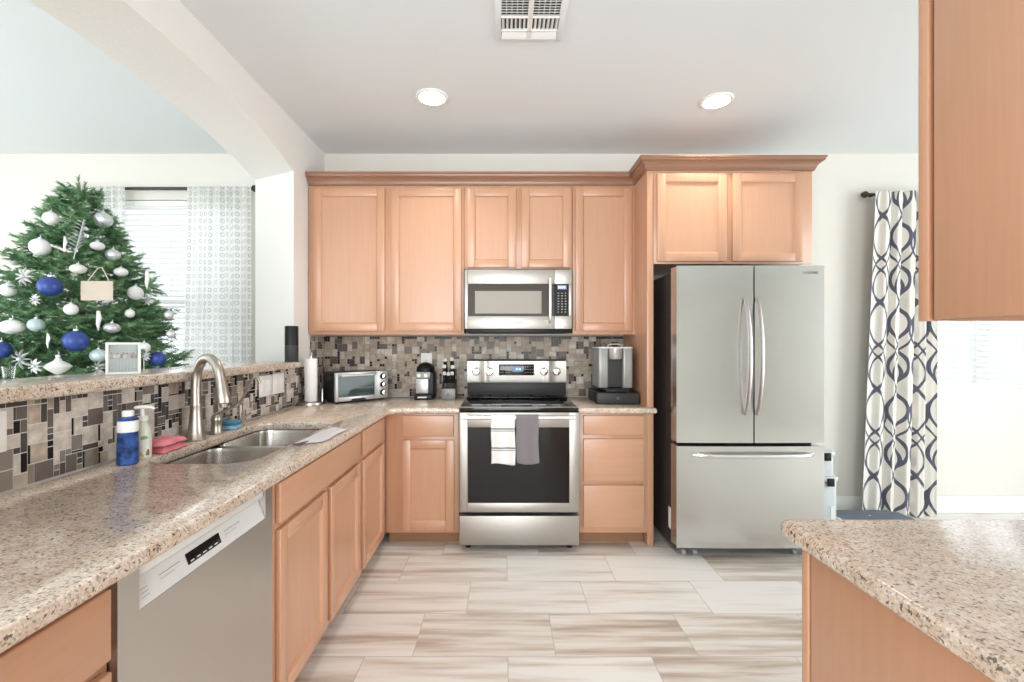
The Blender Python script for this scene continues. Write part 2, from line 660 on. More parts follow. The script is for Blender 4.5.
def thing(name, label, cat, loc=(0, 0, 0), group=None, rotz=0.0):
    o = bpy.data.objects.new(name, None)
    o.empty_display_size = 0.05
    o.location = loc
    o.rotation_euler = (0, 0, rotz)
    COL.objects.link(o)
    tag(o, label, cat, group)
    # rotated things are built in their own local frame
    ORG[o.name] = Vector((0, 0, 0)) if rotz else Vector(loc)
    return o


def struct(name, mb, mat, **kw):
    o = mb.build(name, mat, **kw)
    o['kind'] = 'structure'
    return o


def plane_matrix(kind, pos):
    """u along the face, v up, w out of the face"""
    if kind == 'back':      # faces the camera (-Y)
        c = ((1, 0, 0), (0, 0, 1), (0, -1, 0)); o = (0, pos, 0)
    elif kind == 'left':    # faces +X, u = depth
        c = ((0, 1, 0), (0, 0, 1), (1, 0, 0)); o = (pos, 0, 0)
    else:                   # 'right' faces -X, u = -depth
        c = ((0, -1, 0), (0, 0, 1), (-1, 0, 0)); o = (pos, 0, 0)
    M = Matrix.Identity(4)
    for j in range(3):
        for i in range(3):
            M[i][j] = c[j][i]
        M[j][3] = o[j]
    return M


def shaker(M, u0, u1, v0, v1, t=0.020, st=0.055):
    mb = MB(M)
    b = 0.0025
    mb.box(u0, u0 + st, v0, v1, 0, t, b)
    mb.box(u1 - st, u1, v0, v1, 0, t, b)
    mb.box(u0 + st, u1 - st, v0, v0 + st, 0, t, b)
    mb.box(u0 + st, u1 - st, v1 - st, v1, 0, t, b)
    # sloped inner lip and recessed panel
    i0, i1, j0, j1 = u0 + st, u1 - st, v0 + st, v1 - st
    e, tl, th = 0.007, 0.0085, t - 0.002
    outer = [(i0, j0, th), (i1, j0, th), (i1, j1, th), (i0, j1, th)]
    inner = [(i0 + e, j0 + e, tl), (i1 - e, j0 + e, tl), (i1 - e, j1 - e, tl), (i0 + e, j1 - e, tl)]
    for k in range(4):
        l = (k + 1) % 4
        mb.quad(outer[k], outer[l], inner[l], inner[k])
    mb.quad(*inner)
    return mb


def drawer_front(M, u0, u1, v0, v1, t=0.020):
    return MB(M).box(u0, u1, v0, v1, 0, t, 0.004, 3)


# ------------------------------------------------------------------ room
D = 3.59          # back wall
CZ = 2.82         # ceiling
XL = -1.41        # kitchen side of the arch wall
# left window (living room) and right window (nook) openings
LW = (-3.22, -2.03, 0.80, 2.46)
RW = (3.22, 4.45, 0.965, 2.32)


def wall_with_holes(mb, x0, x1, y0, y1, z0, z1, holes):
    xs = x0
    for (a, b, c, d) in sorted(holes):
        mb.box(xs, a, y0, y1, z0, z1)
        mb.box(a, b, y0, y1, z0, c)
        mb.box(a, b, y0, y1, d, z1)
        xs = b
    mb.box(xs, x1, y0, y1, z0, z1)


mb = MB(); mb.box(-5.2, 5.2, -3.7, 3.75, -0.08, 0)
struct('floor', mb, M_floor, smooth=False)
mb = MB(); mb.box(-5.2, 5.2, -3.7, 3.75, CZ, CZ + 0.08)
struct('ceiling', mb, M_ceil, smooth=False)
mb = MB(); wall_with_holes(mb, -5.2, 5.2, D, D + 0.14, 0, CZ, [LW, RW])
struct('wall_back', mb, M_wall, smooth=False)
mb = MB()
mb.box(-5.1, -5.0, -3.6, -1.35, 0, CZ); mb.box(-5.1, -5.0, 1.95, D, 0, CZ)
mb.box(-5.1, -5.0, -1.35, 1.95, 0, 0.3); mb.box(-5.1, -5.0, -1.35, 1.95, 2.6, CZ)
struct('wall_left', mb, M_wall, smooth=False)
mb = MB()
mb.box(4.95, 5.05, -3.6, 0.1, 0, CZ); mb.box(4.95, 5.05, 2.3, D, 0, CZ)
mb.box(4.95, 5.05, 0.1, 2.3, 2.56, CZ); mb.box(4.95, 5.05, 0.1, 2.3, 0, 0.24)
struct('wall_right', mb, M_wall, smooth=False)
mb = MB()
for a, b in ((-5.1, -3.6), (1.6, 5.05)):
    mb.box(a, b, -3.5, -3.4, 0, CZ)
for a, b in ((-3.6, 1.6),):
    mb.box(a, b, -3.5, -3.4, 2.6, CZ); mb.box(a, b, -3.5, -3.4, 0, 0.3)
struct('wall_rear', mb, M_wall, smooth=False)
# wall that carries the right-hand cabinets
mb = MB(); mb.box(1.32, 1.44, -1.25, 1.09, 0, CZ)
struct('wall_cabinet_side', mb, M_wall, smooth=False)

# arch wall between kitchen and living room: kitchen curve and living-room curve differ a little
ak, al = [], []
for i in range(33):
    t = i / 32
    s_ = abs(2 * t - 1)
    zz = 2.485 + 0.125 * (1 - s_ ** 2.2)
    ak.append((0.95 + (3.06 - 0.95) * t, zz))
    al.append((0.95 + (3.20 - 0.95) * t, zz - 0.01))
XV = -1.743
mb = MB()
bmv = mb.bm
pk = [(-.3, 0)] + [(-.3, CZ), (D, CZ), (D, 0), (3.06, 0)] + list(reversed(ak)) + [(0.95, 0)]
pl = [(-.3, 0)] + [(-.3, CZ), (D, CZ), (D, 0), (3.20, 0)] + list(reversed(al)) + [(0.95, 0)]
vk = [bmv.verts.new((XL, y, z)) for y, z in pk]
vl = [bmv.verts.new((XV, y, z)) for y, z in pl]
for k in range(len(pk)):
    l = (k + 1) % len(pk)
    bmv.faces.new((vk[k], vk[l], vl[l], vl[k]))
for vv, pp in ((vk, pk), (vl, pl)):
    for tri in tessellate_polygon([[Vector((p[0], p[1], 0)) for p in pp]]):
        bmv.faces.new([vv[q] for q in tri])
struct('wall_arch', mb, M_arch, angle=25)

# pony wall under the raised bar
mb = MB(); mb.box(-1.63, XL, 0.953, 3.055, 0, 1.165)
struct('wall_bar', mb, M_wall, smooth=False)

# baseboards
mb = MB()
mb.box(2.06, 4.94, D - 0.014, D - 0.001, 0.001, 0.135, 0.004)
struct('baseboard_back', mb, M_trimw)

# ---------------------------------------------------------------- mosaic backsplash
random.seed(21)
U = 0.0195


def mosaic(mb, M, u0, v0, nu, nv, ok, weights, calm=False):
    """random tiling of square and oblong tiles with thin black slivers; mb gets grout + tiles"""
    occ = [[not ok(u0 + (i + .5) * U, v0 + (j + .5) * U) for j in range(nv)] for i in range(nu)]
    kinds = [(3, 3), (3, 3), (3, 3), (3, 3), (3, 3), (2, 3), (3, 2), (2, 2), (1, 3), (3, 1), (1, 2), (1, 1), (1, 1)]
    old = mb.M
    mb.M = M
    g = 0.0015
    for j in range(nv):
        for i in range(nu):
            if occ[i][j]:
                continue
            ks = kinds[:]
            random.shuffle(ks)
            if calm:
                ks = random.choice(([(3, 3), (2, 3), (3, 2), (2, 2)], [(3, 3), (3, 2), (2, 3), (2, 2)], [(3, 2), (3, 3), (2, 2)], [(2, 3), (3, 3), (2, 2)], [(1, 1), (1, 2)]))
            for a, b in ks + [(1, 1)]:
                if i + a <= nu and j + b <= nv and all(not occ[i + p][j + q] for p in range(a) for q in range(b)):
                    break
            for p in range(a):
                for q in range(b):
                    occ[i + p][j + q] = True
            big = a * b >= 4
            x0, x1, y0, y1 = u0 + i * U + g, u0 + (i + a) * U - g, v0 + j * U + g, v0 + (j + b) * U - g
            mi = random.choices(range(6), weights[0] if big else weights[1])[0]
            if big and not calm and random.random() < 0.3:      # thin dark sliver along one side
                if random.random() < 0.5:
                    mb.box(x0, x1, y0, y0 + 0.0055, 0.002, 0.0068, mi=5 if random.random() < .7 else 4)
                    y0 += 0.0078
                else:
                    mb.box(x0, x0 + 0.0055, y0, y1, 0.002, 0.0068, mi=5 if random.random() < .7 else 4)
                    x0 += 0.0078
            mb.box(x0, x1, y0, y1, 0.002, 0.0068, mi=mi)
    mb.M = old


wts_left = ([8, 2.2, 3.0, 2.6, 0.3, 0], [1, 1, 2, 3, 5, 3])
wts_back = ([2.8, 6, .5, .7, .15, 0], [.2, .4, .1, .4, 1.6, 8])
mb = MB()
mb.M = plane_matrix('left', XL + 0.0015)
mb.box(0.953, D - 0.012, 0.9165, 1.1665, 0, 0.0052, mi=6)
mb.box(3.30, D - 0.012, 1.1665, 1.392, 0, 0.0052, mi=6)
mosaic(mb, plane_matrix('left', XL + 0.0015), 0.954, 0.9165, 134, 13, lambda u, v: v < 1.1665 and u < D - 0.012, wts_left)
mosaic(mb, plane_matrix('left', XL + 0.0015), 3.302, 1.17, 14, 11, lambda u, v: v < 1.392 and u < D - 0.012, wts_back, True)
struct('trim_backsplash_bar', mb, TM + [M_grout], smooth=False)
mb = MB()
MB_ = plane_matrix('back', D - 0.0015)
mb.M = MB_
mb.box(XL + 0.002, 0.938, 0.9165, 1.392, 0, 0.0052, mi=6)
mosaic(mb, MB_, XL + 0.004, 0.9165, 120, 24, lambda u, v: v < 1.392 and u < 0.938, wts_back, True)
M_grout_shaded = plain('tile_grout_shaded', (0.27, 0.235, 0.195), 0.9)  # same grout darkened: the dimmer light on this wall put into its colour
struct('trim_backsplash_range', mb, TM + [M_grout_shaded], smooth=False)


# ------------------------------------------------------------------ counters
def offset_ring(poly, d):
    """inset a closed polygon (CCW) by d with mitred corners"""
    n = len(poly)
    out = []
    for i in range(n):
        p0, p1, p2 = Vector(poly[i - 1]), Vector(poly[i]), Vector(poly[(i + 1) % n])
        e1, e2 = (p1 - p0).normalized(), (p2 - p1).normalized()
        n1, n2 = Vector((-e1.y, e1.x)), Vector((-e2.y, e2.x))
        k = 1 + n1.dot(n2)
        out.append(p1 + (n1 + n2) * (d / max(k, 0.3)))
    return out


def round_poly(pts, seg=6):
    """pts: (x, y, r) with fillet radius"""
    out = []
    n = len(pts)
    for i in range(n):
        p0, p1, p2 = Vector(pts[i - 1][:2]), Vector(pts[i][:2]), Vector(pts[(i + 1) % n][:2])
        r = pts[i][2] if len(pts[i]) > 2 else 0
        if r <= 0:
            out.append(p1)
            continue
        a, b = (p0 - p1).normalized(), (p2 - p1).normalized()
        ang = a.angle(b)
        t = r / math.tan(ang / 2)
        c = p1 + (a + b).normalized() * (r / sin(ang / 2))
        s0, s1 = p1 + a * t - c, p1 + b * t - c
        a0, a1 = atan2(s0.y, s0.x), atan2(s1.y, s1.x)
        dl = (a1 - a0 + pi) % (2 * pi) - pi
        for k in range(seg + 1):
            q = a0 + dl * k / seg
            out.append(c + Vector((cos(q), sin(q))) * r)
    return out


def slab(mb, outer, z0, z1, r=0.012, holes=()):
    """stone slab with eased edges and cut-outs; outer CCW, holes CW"""
    prof = []
    for k in range(4):
        a = pi / 2 * k / 3
        prof.append((r * (1 - sin(a)), z0 + r * (1 - cos(a))))
    prof += [(r * (1 - sin(pi / 2 - pi / 2 * k / 3)), z1 - r * (1 - sin(pi / 2 * k / 3))) for k in range(4)]
    loops_top, loops_bot = [], []
    for poly, rr in [(outer, 1)] + [(h, 0.3) for h in holes]:
        rings = []
        for ins, z in prof:
            rings.append([(p.x, p.y, z) for p in offset_ring(poly, ins * rr)])
        vr = [[mb.bm.verts.new(q) for q in ring] for ring in rings]
        for a, b in zip(vr, vr[1:]):
            for i in range(len(a)):
                j = (i + 1) % len(a)
                mb.bm.faces.new((a[i], a[j], b[j], b[i]))
        loops_bot.append(vr[0])
        loops_top.append(vr[-1])
    for loops in (loops_top, loops_bot):
        flat = [v for lp in loops for v in lp]
        for tri in tessellate_polygon([[v.co.copy() for v in lp] for lp in loops]):
            try:
                mb.bm.faces.new([flat[q] for q in tri])
            except ValueError:
                pass
    return mb


# sink opening outline (two D-shaped bowls joined), clockwise because it is a hole
SX0, SX1, SY0, SY1 = -1.283, -0.893, 1.59, 2.412
sink_poly = round_poly([(SX0, SY0, .10), (SX0, SY1, .07), (SX1, SY1, .07), (SX1, SY0, .10)], 8)
cnt = MB()
outer = round_poly([(-1.399, 0.16), (-0.733, 0.16), (-0.733, 2.90, .03), (-0.69, 2.948, .03), (-0.2915, 2.948), (-0.2915, 3.5805), (-1.399, 3.5805)], 5)
slab(cnt, outer, 0.876, 0.914, 0.014, [sink_poly])
o = cnt.build('countertop', M_granite, None, angle=50)
tag(o, 'long L-shaped beige granite countertop with the sink cut into it', 'countertop')
cnt = MB()
slab(cnt, round_poly([(0.480, 2.948), (0.985, 2.948), (0.985, 2.9975), (0.9355, 2.9975), (0.9355, 3.5805), (0.480, 3.5805)]), 0.876, 0.914, 0.014)
o = cnt.build('countertop', M_granite, None, angle=50)
tag(o, 'short beige granite countertop between the range and the fridge panel', 'countertop')
cnt = MB()
slab(cnt, round_poly([(0.654, -1.2), (1.31, -1.2), (1.31, 1.10, .02), (0.654, 1.10, .025)], 5), 0.874, 0.914, 0.016)
o = cnt.build('countertop', M_granite, None, angle=50)
tag(o, 'beige granite countertop on the near cabinet with the cut-off corner view, reflecting a window', 'countertop')
o['label'] = 'polished granite countertop in the near corner, reflecting the bright nook window'
cnt = MB()
slab(cnt, round_poly([(-1.69, 0.953), (-1.36, 0.953), (-1.36, 3.052), (-1.69, 3.052)]), 1.168, 1.212, 0.010)
o = cnt.build('bar_top', M_granite, None, angle=50)
tag(o, 'raised granite bar ledge along the top of the tiled half wall', 'bar ledge')


# ------------------------------------------------------------------ base cabinets
def carcass(M, u0, u1, depth, ztop, toe=0.075, name='cabinet_body', parent=None, v0=0.105):
    """open-topped box: sides, floor, back and a face frame; front of the frame at w=0"""
    mb = MB(M)
    mb.box(u0, u0 + .016, v0, ztop, -depth, -.0192)
    mb.box(u1 - .016, u1, v0, ztop, -depth, -.0192)
    mb.box(u0 + .016, u1 - .016, v0, v0 + .016, -depth, -.0192)
    mb.box(u0 + .016, u1 - .016, v0 + .016, ztop, -depth, -depth + .008)
    mb.box(u0, u1, v0 - .012, ztop, -.019, 0, .0015)
    return mb.build(name, M_wood, parent)


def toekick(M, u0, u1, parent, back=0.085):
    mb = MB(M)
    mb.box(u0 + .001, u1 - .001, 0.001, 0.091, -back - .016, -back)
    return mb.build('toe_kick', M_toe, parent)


FB = 2.99                                  # face frame plane of the back run
MBK = plane_matrix('back', FB)
XF = -0.775                                # face frame plane of the left run (door faces at -0.755)
MLF = plane_matrix('left', XF)
DRT, DRB, DOT, DOB = 0.862, 0.724, 0.702, 0.114

# back run, left of the range
dX = lambda x: PX(x, FB - .02)
c = thing('base_cabinet', 'maple base cabinet with one drawer over one door, left of the range', 'cabinet', (-0.48, 3.2, 0))
carcass(MBK, -0.7742, -0.296, 0.56, 0.874, parent=c)
toekick(MBK, -0.774, -0.296, c)
drawer_front(MBK, dX(402), dX(453.5), DRB, DRT).build('drawer', M_woodh, c)
shaker(MBK, dX(402), dX(454), DOB, DOT).build('door', M_wood, c)
# back run, right of the range
c = thing('base_cabinet', 'maple base cabinet with a stack of three drawers beside the fridge panel', 'cabinet', (0.7, 3.2, 0))
carcass(MBK, 0.481, 0.934, 0.56, 0.874, parent=c)
toekick(MBK, 0.481, 0.934, c)
for ya, yb in ((415.5, 435), (439, 481.5), (485.5, 528)):
    drawer_front(MBK, dX(583.5), dX(644.5), PZ(yb, 2.97), min(DRT, PZ(ya, 2.97))).build('drawer', M_woodh, c)


def dL(x):          # depth of a vertical line seen at column x on the left run's door plane
    return F * 0.755 / (CX - x)


# left run: corner unit, sink unit, dishwasher, near unit
c = thing('base_cabinet', 'maple base cabinet with one drawer and door nearest the inside corner', 'cabinet', (-1.1, 2.7, 0))
carcass(MLF, 2.4475, 2.9885, 0.60, 0.874, parent=c)
toekick(MLF, 2.4475, 3.07, c)
drawer_front(MLF, 2.462, 2.878, DRB, DRT).build('drawer', M_woodh, c)
shaker(MLF, 2.462, 2.878, DOB, DOT).build('door', M_wood, c)
c = thing('base_cabinet', 'maple sink base cabinet with a long false drawer front over two doors', 'cabinet', (-1.1, 1.95, 0))
carcass(MLF, 1.497, 2.4465, 0.60, 0.874, parent=c)
toekick(MLF, 1.497, 2.4465, c)
drawer_front(MLF, 1.543, 2.408, DRB, DRT).build('false_drawer_front', M_woodh, c)
shaker(MLF, 1.543, 1.958, DOB, DOT).build('door', M_wood, c)
shaker(MLF, 2.002, 2.408, DOB, DOT).build('door', M_wood, c)
c = thing('base_cabinet', 'maple base cabinet under the near end of the long countertop, left of the dishwasher', 'cabinet', (-1.1, 0.5, 0))
carcass(MLF, 0.17, 0.8915, 0.60, 0.874, parent=c)
toekick(MLF, 0.17, 0.889, c)
drawer_front(MLF, 0.21, 0.880, DRB, DRT).build('drawer', M_woodh, c)
shaker(MLF, 0.21, 0.525, DOB, DOT).build('door', M_wood, c)
shaker(MLF, 0.558, 0.880, DOB, DOT).build('door', M_wood, c)

# dishwasher
dw = thing('dishwasher', 'stainless steel dishwasher with a recessed control strip, under the long countertop', 'dishwasher', (-1.1, 1.194, 0))
MDW = plane_matrix('left', -0.757)
a, b = 0.8945, 1.4925
MB(MDW).box(a + .004, b - .004, 0.11, 0.868, -0.57, -0.034).build('tub', M_dgrey, dw)
mb = MB(MDW)
mb.prism([(a, .115), (b, .115), (b, .869), (1.448, .869), (1.448, .7785), (.948, .7785), (.948, .869), (a, .869)], -0.032, 0.0, 'Z')
mb.build('door_panel', M_steeldw, dw)
mb = MB(MDW)
mb.ring_loft([[(0.949, 0.779, -0.030), (0.949, 0.779, -0.001), (0.949, 0.836, -0.022), (0.949, 0.836, -0.030)],
              [(1.447, 0.779, -0.030), (1.447, 0.779, -0.001), (1.447, 0.836, -0.022), (1.447, 0.836, -0.030)]])
cp = mb.build('control_panel', M_offw, dw)
MB(MDW).box(0.949, 1.447, 0.846, 0.869, -0.030, -0.006, 0.002).build('top_strip', M_offw, dw)
# marks on the sloped panel
nrm = Vector((0, 0.021, 0.059)).normalized()


def on_slope(u, v, lift=0.0006):
    w = -0.001 - (v - 0.779) / 0.059 * 0.021
    return (u + 0, v + nrm.y * lift, w + nrm.z * lift)


def slope_patch(mb, u0, u1, v0, v1, lift=0.0006):
    mb.quad(on_slope(u0, v0, lift), on_slope(u1, v0, lift), on_slope(u1, v1, lift), on_slope(u0, v1, lift))


mb = MB(MDW); slope_patch(mb, 1.105, 1.235, 0.796, 0.822); mb.build('display_window', M_blackgl, cp, recalc=False)
mb = MB(MDW)
for k in range(5):
    slope_patch(mb, 1.115 + k * .023, 1.128 + k * .023, 0.800, 0.8025, .001)
mb.build('display_icons', M_lightmarks, cp, recalc=False)
mb = MB(MDW)
for u0, u1 in ((1.02, 1.085), (1.255, 1.33)):
    mb = MB(MDW)
    slope_patch(mb, u0, u1, 0.815, 0.8165)
    slope_patch(mb, u0, u1 - .02, 0.806, 0.807)
    mb.build('button_print', M_marks, cp, recalc=False)
mb = MB(MDW)
for k in range(3):
    slope_patch(mb, 0.962, 0.985, 0.795 + k * .008, 0.796 + k * .008)
mb.build('button_print', M_marks, cp, recalc=False)
mb = MB(MDW); mb.box(a + .01, b - .01, 0.005, 0.108, -0.09, -0.075); mb.build('kick_plate', M_dgrey, dw)


# ------------------------------------------------------------------ upper cabinets
UF = 3.285
MUP = plane_matrix('back', UF)
uX = lambda x: PX(x, UF - .02)
UB, UT = 1.395, 2.463


def upper(name_label, x0, x1, z0, z1, doors, yf=UF, dz=(1.42, 2.441), depth_to=D - 0.002):
    c = thing('wall_cabinet', name_label, 'cabinet', ((x0 + x1) / 2, (yf + D) / 2, z0))
    mb = MB()
    mb.box(x0, x1, yf + .0195, depth_to, z0 + .012, z1)
    mb.box(x0, x1, yf, yf + .019, z0, z1, .0015)
    mb.build('cabinet_body', M_wood, c)
    M = plane_matrix('back', yf)
    for a, b in doors:
        shaker(M, a, b, dz[0], dz[1]).build('door', M_wood, c)
    return c


upper('tall maple wall cabinet with two doors over the toaster oven', -1.405, -0.289, UB, UT, [(uX(313), uX(384.5)), (uX(391), uX(461.5))])
upper('short two-door maple wall cabinet above the microwave', -0.287, 0.489, 1.866, UT, [(uX(467), uX(516)), (uX(521.5), uX(571))],
      dz=(PZ(267.5, 3.265), 2.441))
upper('tall single-door maple wall cabinet above the pod coffee maker', 0.491, 0.925, UB, UT, [(uX(575.5), uX(632))])
# fridge surround
FRX0, FRX1, FRY = 0.937, 2.021, 3.0
mb = MB()
mb.box(FRX0, FRX0 + .02, FRY + .0195, D - .002, 0.002, UT)
mb.box(FRX0, FRX0 + .042, FRY, FRY + .019, 0.002, UT, .0015)
mb.box(0.9255, FRX0 - .0005, UF + 0.002, UF + .02, UB, UT)      # filler strip to the wall cabinets
o = mb.build('fridge_panel', M_wood)
tag(o, 'full-height maple end panel standing between the range counter and the fridge', 'panel')
upper('maple wall cabinet with two doors over the fridge, set forward of the others', FRX0 + .043, FRX1, 1.853, UT,
      [(PX(657.5, 2.98), PX(727, 2.98)), (PX(733, 2.98), PX(804, 2.98))], yf=FRY, dz=(1.868, 2.441))

# crown moulding: profile swept along the cabinet tops
prof = [(0.0, 2.4645), (0.012, 2.4645), (0.012, 2.4745), (0.016, 2.4745), (0.019, 2.486), (0.027, 2.499), (0.038, 2.509), (0.043, 2.511), (0.043, 2.518), (0.052, 2.518), (0.054, 2.528), (0.060, 2.535), (0.060, 2.545), (0.0, 2.545)]
path = [(-1.405, UF), (FRX0, UF), (FRX0, FRY), (FRX1, FRY), (FRX1, D - 0.003)]
rings = []
for i, p in enumerate(path):
    ns = []
    if i > 0:
        e = Vector(path[i]) - Vector(path[i - 1]); ns.append(Vector((e.y, -e.x)).normalized())
    if i < len(path) - 1:
        e = Vector(path[i + 1]) - Vector(path[i]); ns.append(Vector((e.y, -e.x)).normalized())
    if len(ns) == 2:
        m_ = (ns[0] + ns[1]) / (1 + ns[0].dot(ns[1]))
    else:
        m_ = ns[0]
    rings.append([(p[0] + m_.x * w, p[1] + m_.y * w, z) for w, z in prof])
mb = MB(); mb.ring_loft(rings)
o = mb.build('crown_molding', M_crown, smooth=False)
tag(o, 'reddish wood crown molding running along the tops of the wall cabinets', 'molding')

# near right-hand cabinets
c = thing('wall_cabinet', 'large near maple wall cabinet hanging above the near granite counter', 'cabinet', (1.16, 0.5, 1.386))
mb = MB()
mb.box(1.018, 1.317, -0.6, 1.07, 1.40, UT)
mb.box(1.012, 1.0175, -0.6, 1.10, 1.386, UT, .0015)
mb.box(0.996, 1.0117, 1.074, 1.10, 1.386, UT, .0015)
mb.box(1.0185, 1.317, 1.0705, 1.085, 1.386, UT)
mb.build('cabinet_body', M_wood, c)
MR = plane_matrix('right', 1.0117)
for a, b in ((-1.060, -0.62), (-0.6, -0.12)):
    MB(MR).box(a, b, 1.388, 2.441, 0.0005, 0.0157, .002).build('door', M_wood, c)
c = thing('base_cabinet', 'maple base cabinet under the near granite countertop', 'cabinet', (1.0, 0.2, 0))
mb = MB()
mb.box(0.708, 1.30, -1.1, 1.035, 0.10, 0.872)
mb.box(0.690, 0.7075, -1.1, 1.045, 0.002, 0.872, .0015)
mb.box(0.680, 0.6897, 1.024, 1.045, 0.002, 0.872, .0015)
mb.build('cabinet_body', M_wood, c)
MB().box(0.682, 0.6895, -1.1, 1.016, 0.002, 0.872, .001).build('side_panel', M_wood, c)


# ------------------------------------------------------------------ fridge
fr = thing('refrigerator', 'stainless steel french-door refrigerator with a bottom freezer drawer', 'refrigerator', (1.51, 3.2, 0))
fx0, fx1 = 1.058, 1.966
fm = PX(754, 2.80)


def door_poly(x0, x1, yf, yb, rl=0.02, rr=0.02, full=(fx0, fx1), bulge=0.008):
    pts = [(x1, yb), (x0, yb)]
    n = 14
    mid = (full[0] + full[1]) / 2
    hw = (full[1] - full[0]) / 2

    def fy(x):
        return yf + bulge * ((x - mid) / hw) ** 2
    for k in range(5):
        a = pi / 2 * k / 4
        pts.append((x0 + rl * (1 - sin(a)), fy(x0) + rl * (1 - sin(a + 0)) if False else fy(x0) + rl * cos(a)))
    for k in range(1, n):
        x = x0 + rl + (x1 - x0 - rl - rr) * k / n
        pts.append((x, fy(x)))
    for k in range(5):
        a = pi / 2 * k / 4
        pts.append((x1 - rr * (1 - cos(a)), fy(x1) + rr * (1 - cos(pi / 2 - a)) if False else fy(x1) + rr * (1 - cos(a))))
    return pts


mb = MB()
mb.box(fx0 + .012, fx1 - .012, 2.905, 3.555, 0.035, 1.785, .004)
mb.build('cabinet_body', M_fridgeside, fr)
zf0, zf1, zd0, zd1 = PZ(548.5, 2.8), PZ(446.5, 2.8), PZ(443, 2.8), PZ(265.5, 2.8)
dl = MB().prism(door_poly(fx0, fm - .004, 2.80, 2.90, .018, .006), zd0, zd1).build('french_door', M_steelv, fr)
dr = MB().prism(door_poly(fm + .004, fx1, 2.80, 2.90, .006, .018), zd0, zd1).build('french_door', M_steelv, fr)
fz = MB().prism(door_poly(fx0, fx1, 2.80, 2.90, .018, .018), zf0, zf1).build('freezer_drawer', M_steelv, fr)
mb = MB()
mb.box(fx0 + .02, fx1 - .02, 2.9, 2.904, 0.06, 1.78)
mb.build('door_gasket', M_black, fr)


def curved_handle(mb, pts, r, sq=0.55):
    mb.tube(pts, r, 10, sq=sq)


for px_, door in ((748.3, dl), (760.2, dr)):
    x = PX(px_, 2.75)
    x += 0.0
    z0, z1 = PZ(415, 2.77), PZ(297, 2.77)
    pts = []
    for k in range(17):
        t = k / 16
        bow = sin(pi * t) ** 0.6
        pts.append((x + 0.006 * bow, 2.803 - 0.012 - 0.056 * bow, z0 + (z1 - z0) * t))
    mb = MB()
    curved_handle(mb, pts, [0.011 + .004 * sin(pi * k / 16) for k in range(17)], 0.8)
    mb.build('handle', M_handle, door)
z = PZ(456.5, 2.76)
pts = []
for k in range(17):
    t = k / 16
    bow = min(1, sin(pi * t) ** 0.35)
    pts.append((PX(694, 2.79) + (PX(814, 2.79) - PX(694, 2.79)) * t, 2.801 - 0.008 - 0.042 * bow + 0.012 * (2 * t - 1) ** 2, z))
mb = MB(); mb.tube(pts, 0.0125, 12); mb.build('handle', M_chrome, fz)
# hinge covers, base grille, rollers, sticker
mb = MB(); mb.box(fx0 + .02, fx0 + .13, 2.86, 2.96, 1.787, 1.803, .005); mb.build('hinge_cover', M_dgrey, fr)
mb = MB(); mb.box(fx1 - .13, fx1 - .02, 2.86, 2.96, 1.787, 1.803, .005); mb.build('hinge_cover', M_dgrey, fr)
mb = MB(); mb.box(fx0 + .03, fx1 - .03, 2.93, 2.95, 0.02, 0.07); mb.build('base_grille', M_black, fr)
for x in (fx0 + .07, fx0 + .14, fx1 - .14, fx1 - .07):
    MB().lathe([(.0001, -.012), (.018, -.012), (.018, .012), (.0001, .012)], (x, 2.885, 0.0185), 16, 'X').build('roller', M_greyp, fr)
mb = MB(); mb.box(fx0 + .010, fx0 + .0118, 2.93, 2.975, PZ(530, 2.92), PZ(509, 2.92)); mb.build('sticker', M_paper, fr)


def text_mesh(name, s, size, M, mat, parent, ext=0.0004):
    cu = bpy.data.curves.new(name, 'FONT')
    cu.body = s
    cu.size = size
    cu.extrude = ext
    cu.align_x = 'CENTER'
    cu.align_y = 'CENTER'
    tmp = bpy.data.objects.new(name + '_tmp', cu)
    COL.objects.link(tmp)
    dg = bpy.context.evaluated_depsgraph_get()
    me = bpy.data.meshes.new_from_object(tmp.evaluated_get(dg))
    bpy.data.objects.remove(tmp)
    me.transform(M)
    org = ORG.get(parent.name, Vector((0, 0, 0)))
    me.transform(Matrix.Translation(-org))
    me.materials.append(mat)
    o = bpy.data.objects.new(name, me)
    COL.objects.link(o)
    o.parent = parent
    return o


def frame_at(kind, pos, u, v):
    return plane_matrix(kind, pos) @ Matrix.Translation((u, v, 0.0006))


text_mesh('brand_lettering', 'SAMSUNG', 0.022, frame_at('back', 2.8046, PX(811, 2.8), PZ(272.5, 2.8)), M_marks, dr)

# ------------------------------------------------------------------ range
rg = thing('range', 'freestanding stainless steel electric range with a black glass cooktop', 'range', (0.096, 3.25, 0))
rx0, rx1 = -0.2865, 0.4765
mb = MB(); mb.box(rx0 + .003, rx1 - .003, 2.975, 3.55, 0.03, 0.893); mb.build('oven_body', M_dgrey, rg)
mb = MB()
mb.box(rx0, rx1, 2.925, 3.5, 0.896, 0.921, .006)
mb.box(rx0, rx1, 3.44, 3.5, 0.9212, 0.928, .002)
cook = mb.build('cooktop', M_blackgl, rg)
mb = MB(); mb.box(rx0 + .004, rx1 - .004, 2.921, 2.93, 0.921, 0.9255, .0015); mb.build('cooktop_edge_strip', M_steel, cook)
for (bx, by, br) in ((-0.10, 3.08, .11), (0.29, 3.08, .09), (-0.10, 3.32, .08), (0.29, 3.32, .11)):
    mb = MB()
    mb.ring_loft([[(bx + r * cos(2 * pi * k / 40), by + r * sin(2 * pi * k / 40), 0.9216) for k in range(40)] for r in (br, br - .004)], cap=False)
    mb.build('burner_ring', M_dgrey, cook)
mb = MB(); mb.box(rx0 + .004, rx1 - .004, 3.505, 3.545, 0.93, 1.036, .004); mb.build('rear_riser', M_dgrey, rg)
BGF = 3.492
bz0, bz1 = PZ(382.5, BGF), PZ(359.5, BGF)
mb = MB()
